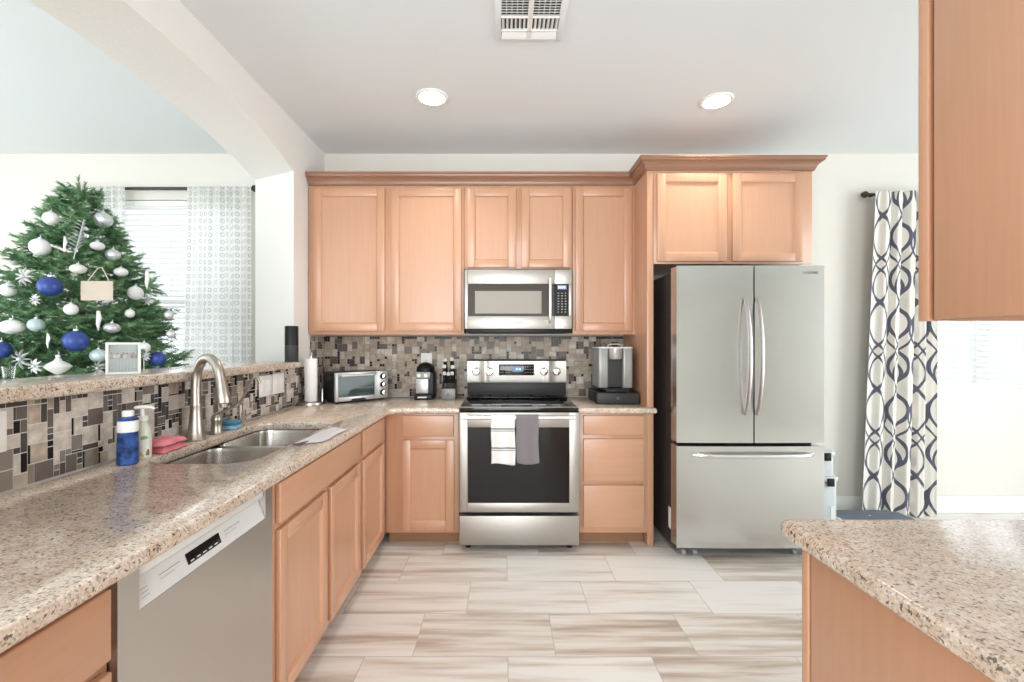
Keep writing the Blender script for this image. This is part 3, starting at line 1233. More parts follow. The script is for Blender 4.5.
secs = []
for k in range(49):
    x = rx0 + .002 + (rx1 - rx0 - .004) * k / 48
    t = k / 48
    y = BGF + 0.006 - 0.010 * (math.exp(-((t - .175) / .035) ** 2) + math.exp(-((t - .825) / .035) ** 2)) - 0.004 * (1 if .175 < t < .825 else 0)
    secs.append([(x, y, bz0), (x, y - .004, bz0 + .02), (x, y + .002, bz1 - .012), (x, y + .014, bz1), (x, 3.57, bz1), (x, 3.57, bz0)])
mb.ring_loft(secs)
bg = mb.build('control_backguard', M_steel, rg)
MK = plane_matrix('back', BGF - 0.004)
for px_ in (476.2, 489.5, 544, 556.6):
    mb = MB(MK)
    u, v = PX(px_, BGF), PZ(371.5, BGF)
    mb.lathe([(.0001, 0), (.030, 0), (.030, .006), (.024, .009), (.022, .030), (.0001, .032)], (u, v, 0), 24)
    mb.box(u - .004, u + .004, v - .022, v + .022, .030, .036, .002)
    mb.build('knob', M_chrome, rg)
mb = MB(MK); mb.box(PX(499, BGF), PX(534, BGF), PZ(375.3, BGF), PZ(364.3, BGF), 0, 0.004, .001)
dsp = mb.build('display_panel', M_blackgl, bg)
M_dimblue = plain('display_blue', (0.05, 0.08, 0.18), 0.3, emit=(0.12, 0.2, 0.42), estr=0.5)
MB(MK).box(PX(512.5, BGF), PX(523, BGF), PZ(371.5, BGF), PZ(366.5, BGF), 0.0042, 0.0046).build('screen', M_dimblue, dsp)
mb = MB(MK)
for k in range(4):
    x = PX(515.8, BGF) + k * .0095 + (0.004 if k > 1 else 0)
    mb.box(x, x + .0058, PZ(370, BGF), PZ(368, BGF), 0.0047, 0.005)
mb.build('clock_digits', M_display, dsp)
for base in (501, 525.5):
    mb = MB(MK)
    for i in range(4):
        for j in range(3):
            u = PX(base + i * 2.4, BGF); v = PZ(366.5 + j * 3, BGF)
            mb.box(u - .0035, u + .0035, v - .002, v + .002, 0.0042, 0.0046)
    mb.build('button_marks', M_greyp, dsp)
# oven door
ODF = 2.905
MO = plane_matrix('back', ODF)
oz0, oz1 = PZ(512.5, ODF), 0.892
wx0, wx1, wz0, wz1 = PX(467.8, ODF), PX(569.3, ODF), PZ(503, ODF), PZ(427.5, ODF)
mb = MB(MO)
mb.box(rx0, wx0, oz0, oz1, -.06, 0, .004)
mb.box(wx1, rx1, oz0, oz1, -.06, 0, .004)
mb.box(wx0 - .002, wx1 + .002, oz0, wz0, -.06, 0, .004)
mb.box(wx0 - .002, wx1 + .002, wz1, oz1, -.06, 0, .004)
od = mb.build('oven_door', M_steel, rg)
MB(MO).box(wx0, wx1, wz0, wz1, -.02, -.003).build('oven_window', M_ovengl, od)
hz = PZ(417.5, 2.86)
mb = MB()
mb.tube([(PX(462.5, 2.86), 2.856, hz), (PX(575.5, 2.86), 2.856, hz)], 0.0125, 16, sq=1.0)
for x in (PX(466, 2.86), PX(572, 2.86)):
    mb.tube([(x, 2.86, hz), (x, 2.9045, hz)], 0.009, 12)
mb.build('handle', M_rangebar, od)
mb = MB(MO); mb.box(rx0, rx1, PZ(545.5, ODF), PZ(516, ODF), -.06, 0.0, .004); mb.build('storage_drawer', M_steel, rg)
for x in (rx0 + .05, rx1 - .05):
    MB().lathe([(.0001, 0.001), (.018, 0.001), (.018, .022), (.010, .024), (.010, .031), (.0001, .031)], (x, 2.99, 0), 16).build('foot', M_black, rg)

# towels over the oven handle
def towel(name, label, x0, x1, zf, zb, mat, ph, cat='towel'):
    r = 0.0165
    zc = hz
    t = thing(name, label, cat, ((x0 + x1) / 2, 2.856, zf))
    Lf, Lb = zc - zf, zc - zb
    arc = pi * r
    tot = Lf + arc + Lb

    def fn(u, v):
        s_ = v * tot
        if s_ < Lf:
            y, z_ = -r, zf + s_
        elif s_ < Lf + arc:
            a = (s_ - Lf) / r
            y, z_ = -r * cos(a), zc + r * sin(a)
        else:
            y, z_ = r, zc - (s_ - Lf - arc)
        hang = min(1, max(0, (zc - z_) / .15))
        wav = 0.0035 * sin(u * 11 + ph) * hang - 0.004 * hang * (1 if y < 0 else 0)
        if y > 0:
            wav = min(wav, 0) * 0.3
        x = x0 + (x1 - x0) * u + 0.004 * sin(v * 9 + ph) * hang
        return (x, 2.856 + y + wav, z_ + (0.006 * sin(u * 5 + ph) if v == 0 else 0))
    mb = MB()
    mb.grid(fn, 16, 60, lambda u, v: (u, v * tot))
    o = mb.build('cloth', mat, t, solid=0.005, angle=80)
    return t


tz = PZ(464, 2.84)
M_whitetowel = striped_fabric('white_terry_dark_stripes', (0.80, 0.78, 0.76), (0.20, 0.19, 0.21),
                              [(0.083, 0.088), (0.095, 0.105), (0.203, 0.208), (0.214, 0.223)])
towel('hand_towel', 'white hand towel with dark double stripes over the oven handle', PX(491, 2.84), PX(514.8, 2.84), tz, 0.64, M_whitetowel, 0.4)
towel('hand_towel', 'plain grey hand towel folded over the oven handle', PX(516.3, 2.84), PX(538.8, 2.84), tz + .003, 0.64, M_greytowel, 2.2)

# ------------------------------------------------------------------ microwave
mw = thing('microwave', 'stainless steel over-the-range microwave oven', 'microwave', (0.1, 3.4, 1.425))
MWF = 3.21
MM = plane_matrix('back', MWF)
mX = lambda x: PX(x, MWF)
mZ = lambda y: PZ(y, MWF)
mb = MB(); mb.box(mX(465), mX(571.7), 3.26, 3.58, 1.437, 1.862); mb.build('oven_body', M_dgrey, mw)
mb = MB(MM)
mx0, mx1, mz0, mz1 = mX(464.5), mX(572), mZ(329), mZ(269.5)
gx0, gx1, gz0, gz1 = mX(468), mX(547.5), mZ(316), mZ(284)
seam = mX(554.3)
mb.box(mx0, gx0, mz0, mz1, -.048, 0, .004)
mb.box(gx0 - .001, seam, gz1, mz1, -.048, 0, .004)
mb.box(gx0 - .001, seam, mz0, gz0, -.048, 0, .004)
mb.box(gx1, seam - .006, gz0, gz1, -.048, -.004)
dm = mb.build('door', M_steel, mw)
MB(MM).box(gx0, seam, gz0, gz1, -.04, -.002).build('dark_window_frame', M_mwframe, dm)
MB(MM).box(mX(475), mX(541.5), mZ(313.5), mZ(291), -.0018, -.0006).build('window_mesh', M_mwglass, dm)
mb = MB(MM)
mb.box(seam + .001, mx1, gz1, mz1, -.048, 0, .003)
mb.box(seam + .001, mx1, mz0, gz0, -.048, 0, .003)
mb.box(mX(568.8), mx1, gz0 - .001, gz1 + .001, -.048, 0, .003)
cpn = mb.build('control_panel_frame', M_steel, mw)
MB(MM).box(seam + .001, mX(568.8), gz0, gz1, -.04, -.002).build('keypad', plain('keypad_black', (.015, .014, .014), .25, spec=.12), cpn)
M_mwdisp = plain('microwave_display', (0.1, 0.1, 0.2), 0.3, emit=(0.30, 0.33, 0.60), estr=0.45)
MB(MM).box(mX(557.6), mX(566.5), mZ(289.3), mZ(285.2), -.0018, -.001).build('display', M_mwdisp, cpn)
mb = MB(MM)
for k in range(4):
    x = mX(558.2) + k * .0135
    mb.box(x, x + .009, mZ(288.4), mZ(286.2), -.0009, -.0005)
mb.build('clock_digits', M_display, cpn)
mb = MB(MM)
random.seed(4)
for i in range(3):
    for j in range(8):
        u = mX(558.5 + i * 3.6); v = mZ(293 + j * 2.7)
        mb.box(u - .006, u + .006 - random.random() * .004, v - .0035, v + .002, -.0018, -.001)
mb.build('key_labels', plain('key_print', (0.42, 0.40, 0.38), 0.5), cpn)
hx = mX(549.8)
mb = MB(MM)
mb.tube([(hx, mZ(322), 0.002), (hx, mZ(320.5), 0.030), (hx, mZ(318), 0.036), (hx, mZ(282), 0.036), (hx, mZ(279.5), 0.030), (hx, mZ(278), 0.002)], 0.0105, 12)
mb.build('handle', M_rangebar, dm)
mb = MB()
mb.box(mX(466), mX(570.5), 3.225, 3.575, 1.405, 1.4355, .004)
for k in range(2):
    x = 0.0 + k * .2
mb.build('vent_base', M_black, mw)
mb = MB(MM)
mb.quad((mX(514), mZ(322.8), .0003), (mX(523), mZ(322.8), .0003), (mX(523), mZ(321.8), .0003), (mX(514), mZ(321.8), .0003))
mb.build('badge', M_greyp, dm)

# ------------------------------------------------------------------ sink, faucet, soap etc.
sk = thing('sink', 'stainless steel undermount sink with two rounded bowls', 'sink', (-1.03, 1.9, 0.7))


def bowl(mb, y0, y1, rn, rf, depth):
    base = round_poly([(SX0 + .006, y0, rn), (SX1 - .006, y0, rn), (SX1 - .006, y1, rf), (SX0 + .006, y1, rf)], 8)
    rings = []
    for ins, z in ((-.016, .8745), (0, .8745), (.002, .86), (.006, .8745 - depth + .04), (.018, .8745 - depth + .012), (.045, .8745 - depth), (.14, .8745 - depth - .004)):
        rings.append([(p.x, p.y, z) for p in offset_ring(base, ins)])
    mb.ring_loft(rings, cap=False)
    mb.bm.faces.new([v for v in list(mb.bm.verts)[-len(rings[-1]):]])


DIV = 2.012
mb = MB(); bowl(mb, SY0 + .012, DIV - .018, .10, .06, .20); mb.build('bowl', M_sink, sk, solid=0.0012, angle=60)
mb = MB(); bowl(mb, DIV + .018, SY1 - .004, .06, .07, .20); mb.build('bowl', M_sink, sk, solid=0.0012, angle=60)
for y in (1.81, 2.24):
    MB().lathe([(.0001, .6755), (.035, .6755), (.042, .6745), (.042, .672), (.0001, .672)], (-1.088, y, 0), 24).build('drain', M_chrome, sk)


def bez(p, n=24):
    """smooth path through control points (Catmull-Rom)"""
    p = [Vector(q) for q in p]
    out = []
    for i in range(len(p) - 1):
        a = p[max(i - 1, 0)]; b_ = p[i]; c_ = p[i + 1]; d_ = p[min(i + 2, len(p) - 1)]
        for k in range(n):
            t = k / n
            out.append(0.5 * ((2 * b_) + (c_ - a) * t + (2 * a - 5 * b_ + 4 * c_ - d_) * t * t + (3 * b_ - a - 3 * c_ + d_) * t ** 3))
    out.append(p[-1])
    return out


fx, fy = -1.336, 1.98
fa = thing('faucet', 'tall brushed nickel gooseneck kitchen faucet behind the sink', 'faucet', (fx, fy, 0.914))
MB().lathe([(.0001, .9145), (.040, .9145), (.041, .919), (.036, .925), (.030, .96), (.0235, 1.02), (.0215, 1.06), (.0225, 1.066), (.0215, 1.072), (.0001, 1.074)], (fx, fy, 0), 28).build('base', M_nickel, fa)
ux, uy = 0.165, -0.075
tip = Vector((fx + ux, fy + uy, 1.10))
pts = bez([(fx, fy, 1.06), (fx, fy, 1.15), (fx + ux * .06, fy + uy * .06, 1.215), (fx + ux * .26, fy + uy * .26, 1.262), (fx + ux * .55, fy + uy * .55, 1.268), (fx + ux * .80, fy + uy * .8, 1.232), (fx + ux * .90, fy + uy * .90, 1.18)], 8)
MB().tube(pts, 0.0195, 20).build('gooseneck', M_nickel, fa)
pts = [Vector((fx + ux * q, fy + uy * q, zz)) for q, zz in ((.895, 1.185), (.92, 1.165), (.965, 1.125), (1.0, 1.09), (1.003, 1.083), (1.006, 1.080), (1.012, 1.066))]
MB().tube(pts, [0.0205, 0.022, 0.0265, 0.0305, 0.029, 0.016, 0.014], 22).build('spray_head', M_nickel, fa)
# lever handle on its own escutcheon
hx_, hy_ = -1.334, 2.12
fh = thing('mixer_tap', 'brushed nickel lever control standing to the right of the gooseneck', 'tap', (hx_, hy_, .914))
MB().lathe([(.0001, .9145), (.028, .9145), (.029, .918), (.024, .93), (.023, .972), (.0245, .976), (.022, .992), (.013, 1.003), (.0001, 1.006)], (hx_, hy_, 0), 24).build('base', M_nickel, fh)
MB().tube(bez([(hx_, hy_, 1.0), (hx_ + .02, hy_, 1.012), (hx_ + .055, hy_ + .01, 1.025), (hx_ + .09, hy_ + .015, 1.05)], 6), [0.008] * 13 + [0.007] * 6, 12, sq=.8).build('lever', M_nickel, fh)
# slim drinking-water tap
wx, wy = PX(240.5, 2.32), 2.32
wt = thing('water_tap', 'slim nickel drinking water tap with a thin bent spout', 'tap', (wx, wy, .914))
MB().lathe([(.0001, .9145), (.017, .9145), (.017, .919), (.009, .926), (.0075, 1.02), (.0001, 1.022)], (wx, wy, 0), 18).build('base', M_nickel, wt)
e = (PX(260, 2.32), 2.3)
dxw = e[0] - wx
MB().tube(bez([(wx, wy, 1.01), (wx - .002, wy, 1.03), (wx + dxw * .25, wy, 1.08), (wx + dxw * .52, wy, 1.135), (wx + dxw * .72, wy, 1.158), (wx + dxw * .9, wy, 1.152), (wx + dxw, wy, 1.128)], 6), 0.0058, 12).build('spout', M_nickel, wt)
MB().tube([(wx + .012, wy, .945), (wx + .05, wy - .005, .975), (wx + .06, wy - .005, .982)], [.006, .012, .010], 12, sq=.5).build('lever', M_chrome, wt)

# blue scrub sponge
spx, spy = -1.332, 2.225
st = thing('sponge', 'blue scrubbing sponge beside the slim water tap', 'sponge', (spx, spy, .914))
MB().box(spx - .040, spx + .040, spy - .028, spy + .028, .9148, .936, .008, 3).build('foam', plain('light_blue_foam', (0.30, 0.50, 0.66), 0.9), st)
MB().box(spx - .041, spx + .041, spy - .029, spy + .029, .9365, .957, .007, 3).build('scrub_pad', M_bluesp, st)

# pink cloth
def folded_cloth(name, label, cat, cx, cy, w, d, z0, hgt, mat, rot, layers, seed):
    random.seed(seed)
    t = thing(name, label, cat, (cx, cy, z0), rotz=rot)
    for k in range(layers):
        mb = MB()
        ph = random.random() * 6
        sx, sy = w * (1 - .06 * k), d * (1 - .08 * k)
        ox, oy = random.uniform(-.01, .01), random.uniform(-.01, .01)
        th = hgt / layers

        def top(u, v, ph=ph, sx=sx, sy=sy, ox=ox, oy=oy, k=k, th=th):
            a, b = u * 2 - 1, v * 2 - 1
            ed = max(abs(a), abs(b))
            z = 0.0008 + k * th + th * (1 - 0.85 * ed ** 4) + 0.1 * th * sin(a * 5 + ph) * (1 - ed)
            return (ox + a * sx / 2 + .004 * sin(b * 6 + ph), oy + b * sy / 2 + .004 * sin(a * 5 + ph), z)

        def bot(u, v, ph=ph, sx=sx, sy=sy, ox=ox, oy=oy, k=k, th=th):
            p = top(u, v)
            return (p[0], p[1], 0.0006 + k * th)
        mb.grid(top, 14, 10)
        mb.grid(bot, 14, 10)
        bmesh.ops.remove_doubles(mb.bm, verts=mb.bm.verts, dist=.0001)
        mb.build('folded_layer', mat, t, angle=70)
    return t


folded_cloth('dish_cloth', 'folded bright pink cleaning cloth beside the gooseneck faucet', 'cloth', -1.335, 1.80, .095, .15, .914, .05, M_pink, .08, 2, 3)

# blue bottle
bx, by = PX(128, 1.585), 1.585
bt = thing('spray_bottle', 'blue bottle with a white label band and flip cap', 'bottle', (bx, by, .914))
bt.name = 'soap_bottle'
ORG['soap_bottle'] = ORG.get(bt.name, Vector((bx, by, .914)))
M_blueb = tile_mat('blue_swirl_plastic', (0.03, 0.07, 0.22), 0.25, 0.9)
MB().lathe([(.0001, .9145), (.028, .9145), (.0315, .919), (.031, .98), (.029, 1.022), (.030, 1.026), (.0001, 1.027)], (bx, by, 0), 28).build('bottle_body', M_blueb, bt)
MB().lathe([(.0001, 1.0272), (.0295, 1.0272), (.0305, 1.035), (.0295, 1.062), (.027, 1.066), (.0001, 1.066)], (bx, by, 0), 28).build('label_band', M_white, bt)
MB().lathe([(.0001, 1.0662), (.029, 1.0662), (.030, 1.072), (.020, 1.079), (.0001, 1.08)], (bx, by, 0), 28).build('shoulder', M_blueb, bt)
MB().lathe([(.0001, 1.0802), (.0165, 1.0802), (.0175, 1.095), (.015, 1.100), (.0001, 1.101)], (bx, by, 0), 24).build('cap', M_white, bt)

# pump soap
sx_, sy_ = PX(142.5, 1.66), 1.66
M_soap = plain('cloudy_soap_plastic', (0.66, 0.70, 0.58), 0.25)
sp_ = thing('soap_dispenser', 'white pump soap dispenser with a green and yellow label', 'soap dispenser', (sx_, sy_, .914))
body = MB().lathe([(.0001, .9145), (.024, .9145), (.0275, .919), (.028, .99), (.026, 1.02), (.015, 1.045), (.013, 1.052), (.0001, 1.052)], (sx_, sy_, 0), 28).build('bottle_body', M_soap, sp_)
mb = MB()
mb.ring_loft([[(sx_ + .0283 * cos(a), sy_ + .0283 * sin(a), z) for a in [(-pi * .95) + k * pi * .9 / 14 for k in range(15)]] for z in (.925, 1.0)], closed=False, cap=False)


def label_mat():
    m, nt, b = new_mat('patterned_soap_label')
    tc = N(nt, 'ShaderNodeTexCoord')
    v = N(nt, 'ShaderNodeTexVoronoi'); v.inputs['Scale'].default_value = 60
    nt.links.new(tc.outputs['Object'], v.inputs['Vector'])
    s_ = N(nt, 'ShaderNodeSeparateColor'); nt.links.new(v.outputs['Color'], s_.inputs[0])
    r = ramp(nt, [(0, (0.75, 0.76, 0.70)), (.45, (0.25, 0.42, 0.16)), (.65, (0.70, 0.52, 0.14)), (.78, (0.8, 0.8, 0.76)), (.92, (.25, .1, .06))], 'CONSTANT')
    nt.links.new(s_.outputs[0], r.inputs[0]); nt.links.new(r.outputs[0], b.inputs['Base Color'])
    return m


mb.build('label', label_mat(), body, recalc=False)
MB().lathe([(.0001, 1.0522), (.018, 1.0522), (.018, 1.068), (.007, 1.070), (.006, 1.095), (.0001, 1.095)], (sx_, sy_, 0), 20).build('collar', M_white, sp_)
mb = MB()
mb.tube([(sx_ - .022, sy_ - .002, 1.099), (sx_, sy_, 1.101), (sx_ + .028, sy_ + .004, 1.101), (sx_ + .04, sy_ + .005, 1.094)], [.011, .0125, .008, .006], 12, sq=.6)
mb.build('pump_head', M_white, sp_)

# dish towel lying by the sink edge
def counter_towel():
    t = thing('dish_towel', 'pale grey dish towel lying between the far bowl and the counter edge', 'towel', (-.84, 2.08, .914))
    c0, c1, c2, c3 = Vector((PX(298, 1.95), 1.95)), Vector((PX(325, 1.915), 1.915)), Vector((PX(346, 2.21), 2.21)), Vector((PX(333, 2.25), 2.25))
    c0 = Vector((-.872, 1.87)); c1 = Vector((-.764, 1.93)); c2 = Vector((-.757, 2.20)); c3 = Vector((-.852, 2.265))

    def pt(u, v, lift):
        p = (c0 * (1 - u) + c1 * u) * (1 - v) + (c3 * (1 - u) + c2 * u) * v
        ed = max(abs(2 * u - 1), abs(2 * v - 1))
        p = p + Vector((.004 * sin(v * 8), .003 * sin(u * 7)))
        return (p.x, p.y, .9155 + lift * (1 - .7 * ed ** 5) + .002 * sin(u * 6 + v * 4) * (lift > 0) * (1 - ed))
    mb = MB()
    mb.grid(lambda u, v: pt(u, v, .010), 14, 16)
    mb.grid(lambda u, v: pt(u, v, 0), 14, 16)
    bmesh.ops.remove_doubles(mb.bm, verts=mb.bm.verts, dist=.0001)
    mb.build('cloth', M_lilac, t, angle=70)
    mb = MB()
    mb.tube([(c0.x + .004, c0.y + .0, .921), (c0.x + .03, c0.y - .012, .921), (c1.x - .06, c1.y - .006, .920)], [.003, .006, .003], 10)
    f = mb.build('dark_fold', fabric('dark_fold_cotton', (0.10, 0.08, 0.09)), t)  # dark roll along the folded near corner of the towel


counter_towel()

# ------------------------------------------------------------------ wall plates
MLW = plane_matrix('left', XL + 0.0086)


def plate(label, M, u0, u1, v0, v1, kind='switch'):
    o = thing('switch_plate' if kind == 'switch' else 'outlet_plate', label, 'wall plate', M @ Vector(((u0 + u1) / 2, (v0 + v1) / 2, 0)))
    MB(M).box(u0, u1, v0, v1, 0.0002, 0.006, .002).build('cover', M_white, o)
    um, vm = (u0 + u1) / 2, (v0 + v1) / 2
    if kind == 'switch':
        n = 2 if u1 - u0 > .1 else 1
        for k in range(n):
            c_ = u0 + (u1 - u0) * (k + .5) / n
            MB(M).box(c_ - .016, c_ + .016, vm - .033, vm + .033, .0061, .0095, .0015).build('rocker', M_white, o)
    else:
        for dv in (-.02, .02):
            q = MB(M).lathe([(.0001, .0061), (.016, .0061), (.016, .008), (.0001, .008)], (um, vm + dv, 0), 20).build('socket', M_white, o)
            mb = MB(M)
            mb.box(um - .007, um - .005, vm + dv - .002, vm + dv + .007, .0081, .0084)
            mb.box(um + .005, um + .007, vm + dv - .002, vm + dv + .007, .0081, .0084)
            mb.build('slots', M_black, q)


def dW(x):
    return F * 1.395 / (CX - x)


plate('white switch plate on the bar tile, nearer of the two beside the slim tap', MLW, dW(259.6), dW(272), 1.022, 1.145)
plate('white switch plate on the bar tile, nearer the paper towel of the pair', MLW, dW(273), dW(284.5), 1.022, 1.145)
plate('white outlet plate on the near end of the bar tile, cut by the photo edge', MLW, 1.215, 1.283, 1.03, 1.145, 'outlet')
MBW = plane_matrix('back', D - 0.0086)
plate('white outlet plate on the tiles above the capsule coffee machine', MBW, PX(421, 3.58), PX(432, 3.58), PZ(374, 3.58), PZ(353, 3.58), 'outlet')
plate('white outlet plate on the tiles beside the pod coffee maker', MBW, PX(593.5, 3.58), PX(602, 3.58), PZ(370, 3.58), PZ(354, 3.58), 'outlet')

# ------------------------------------------------------------------ paper towel holder
px0, py0 = PX(311, 3.13), 3.13
ph_ = thing('paper_towel_holder', 'steel paper towel stand with a side arm, in the counter corner', 'paper towel holder', (px0, py0, .914))
MB().lathe([(.0001, .9145), (.092, .9145), (.093, .920), (.090, .932), (.084, .935), (.0001, .935)], (px0, py0, 0), 36).build('base', M_nickel, ph_)
MB().lathe([(.006, .9352), (.006, 1.245), (.012, 1.247), (.014, 1.258), (.009, 1.268), (.0001, 1.27)], (px0, py0, 0), 16).build('post', M_chrome, ph_)
MB().tube([(px0 + .078, py0, .935), (px0 + .078, py0, 1.02)], .005, 10).build('side_arm', M_chrome, ph_)
pr = thing('paper_towel_roll', 'thin nearly finished white paper towel roll on its steel stand', 'paper towel', (px0, py0, .936))
MB().lathe([(.021, .9362), (.040, .9362), (.041, .94), (.041, 1.225), (.039, 1.228), (.021, 1.228)], (px0, py0, 0), 32, cap=False).build('paper', M_paper, pr)
MB().lathe([(.0185, .9362), (.0205, .9362), (.0205, 1.2275), (.0185, 1.2275)], (px0, py0, 0), 24, cap=False).build('core', plain('cardboard', (0.45, 0.34, 0.22), .9), pr)

# ------------------------------------------------------------------ toaster oven (local frame, rotated in the corner)
ang = radians(45)
fl = Vector((-1.158, 3.125))
tw_, td_, th_ = 0.405, 0.195, 0.215
to = thing('toaster_oven', 'black and silver toaster oven set at an angle in the corner', 'toaster oven', (fl.x, fl.y, .914), rotz=ang)
# local: x along the front, y into the corner, z up from counter
mb = MB(); mb.box(0, tw_, .016, td_, .014, th_, .008); mb.build('shell', M_black, to)
mb = MB()
for k in range(7):
    mb.box(-.0012, -.0002, .06 + k * .02, .072 + k * .02, .16, .19)
mb.build('side_vents', M_dgrey, to)
fw = tw_ * .78
mb = MB()
mb.box(0, .022, -.006, .0155, .014, th_, .004)
mb.box(.022, fw, -.006, .0155, .014, .045, .003)
mb.box(.022, fw, -.006, .0155, th_ - .03, th_, .003)
mb.box(fw - .02, tw_, -.006, .0155, .014, th_, .004)
mb.build('front_frame', M_silver, to)
mb = MB(); mb.box(.0225, fw - .0205, .010, .0152, .0455, th_ - .0305); mb.build('cooking_cavity', plain('toaster_cavity', (0.16, 0.18, 0.175), .5), to)
mb = MB()
for zz in (.10, .112):
    mb.tube([(.024, .006, zz), (fw - .022, .006, zz)], .002, 8)
for k in range(14):
    x = .03 + k * .0195
    mb.tube([(x, .0055, .098), (x, .0055, .114)], .0012, 6)
mb.build('rack', M_chrome, to)
mb = MB(); mb.box(.0225, fw - .0205, -.003, 0, .0455, th_ - .0305); gd = mb.build('glass_door', M_ovendoorgl, to)
mb = MB()
mb.tube([(.03, -.012, th_ - .022), (.035, -.030, th_ - .022), (fw - .035, -.030, th_ - .022), (fw - .03, -.012, th_ - .022)], .009, 12)
mb.build('handle', M_silver, gd)
for k, zz in enumerate((.175, .115, .057)):
    kb = MB()
    kb.lathe([(.0001, .006), (.021, .006), (.021, .012), (.016, .014), (.015, .028), (.0001, .029)], (fw + (tw_ - fw) / 2, 0, zz), 20, 'Y').build('knob', M_black, to)
    kb = MB()
    kb.lathe([(.015, .0292), (.0001, .0305)], (fw + (tw_ - fw) / 2, 0, zz), 20, 'Y').build('knob_cap', M_chrome, to)
mb = MB(); mb.prism([(.11, .013), (.23, .013), (.215, .030), (.125, .030)], -.012, -.0065, 'Y'); mb.build('crumb_tray_pull', M_black, to)
for x in (.03, tw_ - .03):
    for y in (.03, td_ - .03):
        MB().lathe([(.0001, .0006), (.012, .0006), (.012, .0135), (.0001, .0135)], (x, y, 0), 14).build('foot', M_rubber, to)

# ------------------------------------------------------------------ capsule coffee machine
nx, ny = PX(424.3, 3.40), 3.40
nm = thing('capsule_coffee_machine', 'small black and silver capsule coffee machine near the knife block', 'coffee machine', (nx, ny, .914))
MNE = plane_matrix('back', ny)
mb = MB(); mb.box(nx - .066, nx + .072, ny + .012, ny + .145, .9146, 1.12, .014, 3); mb.build('body', M_black, nm)
mb = MB(); mb.prism([(nx - .062, .958), (nx + .030, .958), (nx + .030, 1.068), (nx - .062, 1.068)], ny - .004, ny + .0118, 'Y', .004); mb.build('water_panel', M_silver, nm)
mb = MB(); mb.prism([(nx - .062, 1.070), (nx + .040, 1.070), (nx + .046, 1.118), (nx - .066, 1.118)], ny - .006, ny + .0118, 'Y', .004); bt_ = mb.build('button_panel', M_greyp, nm)
mb = MB()
for dx in (-.040, .012):
    mb.lathe([(.0001, .006), (.014, .006), (.014, .011), (.0001, .012)], (nx + dx, ny, 1.092), 18, 'Y')
mb.build('buttons', M_white, bt_)
mb = MB(); mb.lathe([(.070, 1.1205), (.071, 1.13), (.064, 1.155), (.040, 1.178), (.012, 1.188), (.0001, 1.189)], (nx - .002, ny + .072, 0), 28); mb.build('domed_lid', M_black, nm)
mb = MB(); mb.box(nx - .070, nx + .060, ny - .03, ny + .0115, .9146, .952, .006); dp = mb.build('drip_tray', M_black, nm)
mb = MB(); mb.box(nx - .045, nx + .022, ny - .0315, ny - .0305, .928, .938); mb.build('badge', M_lightmarks, dp)

# ------------------------------------------------------------------ knife block and knives
kx, ky = PX(448.3, 3.36), 3.36
kb = thing('knife_block', 'grey knife block full of black handled knives beside the range', 'knife block', (kx, ky, .914))
mb = MB(); mb.prism([(ky, .9146), (ky + .13, .9146), (ky + .13, 1.045), (ky + .10, 1.062), (ky, .998)], kx - .052, kx + .052, 'X', .003); mb.build('block', plain('smoked_black_block', (0.03, 0.027, 0.025), .35), kb)
mb = MB(); mb.box(kx - .052, kx + .052, ky - .004, ky - .0005, .9146, .998, .0015); fp = mb.build('front_plate', plain('grey_face', (0.19, 0.18, 0.175), .4, .3), kb)
mb = MB(); mb.lathe([(.011, .0042), (.011, .0048), (.008, .0048), (.008, .0042)], (kx, ky, .955), 20, 'Y', cap=False); mb.build('emblem', M_black, fp)


def knife(label, group, x, y, z, L, r):
    t = thing('kitchen_knife', label, 'knife', (x, y, z), group)
    d = Vector((0, -0.50, 0.866))
    p = Vector((x, y, z))
    mb = MB(); mb.tube([p + d * .0012, p + d * .012], r * .95, 10, sq=.75); mb.build('bolster', M_chrome, t)
    mb = MB(); mb.tube([p + d * .0125, p + d * (L * .5), p + d * (L - .0195)], [r * .9, r * 1.05, r], 10, sq=.75); mb.build('handle', M_black, t)
    mb = MB(); mb.tube([p + d * (L - .019), p + d * L], [r * 1.12, r * .95], 10, sq=.75); mb.build('end_cap', M_offw, t)
    mb = MB()
    return t


for i, (dx, dy, L) in enumerate(((-.024, .088, .19), (.026, .088, .195), (-.030, .066, .15), (.032, .066, .145), (-.028, .046, .105), (.0, .046, .10), (.028, .046, .105))):
    yy = ky + dy
    zz = .998 + (1.062 - .998) * dy / .10 + 0.001
    lab = ('long black handled knife in the back row of the knife block', 'black handled knives, back row of the block') if i < 2 else \
          (('mid-length black handled knife in the middle row of the knife block', 'black handled knives, middle row of the block') if i < 4 else
           ('short black handled steak knife in the front row of the knife block', 'steak knives, front row of the block'))
    knife(lab[0], lab[1], kx + dx, yy, zz, L, .0145 if i < 4 else .0125)

# ------------------------------------------------------------------ pod coffee maker and its drawer
qx0, qx1 = 0.632, 0.925
pd = thing('coffee_pod_box', 'black coffee pod storage drawer under the pod coffee maker', 'pod box', (.766, 3.25, .914))
mb = MB(); mb.box(qx0, qx1, 3.13, 3.44, .9146, .995, .004); mb.build('case', M_black, pd)
mb = MB(); mb.box(qx0 + .003, qx1 - .003, 3.122, 3.1295, .919, .991, .003); df_ = mb.build('drawer', M_dgrey, pd)
mb = MB(); mb.lathe([(.0001, 3.0), (.001, 3.0)], (0, 0, 0), 6) if False else None
mb = MB(); mb.lathe([(.0001, .0), (.010, .0), (.010, .006), (.0001, .007)], (.778, 3.1218, .955), 18, 'Y'); mb.build('knob', plain('dark_knob', (.12, .11, .10), .3, .6), df_)
km = thing('pod_coffee_maker', 'grey and black single-serve pod coffee maker on a black drawer', 'coffee maker', (.766, 3.28, .996))
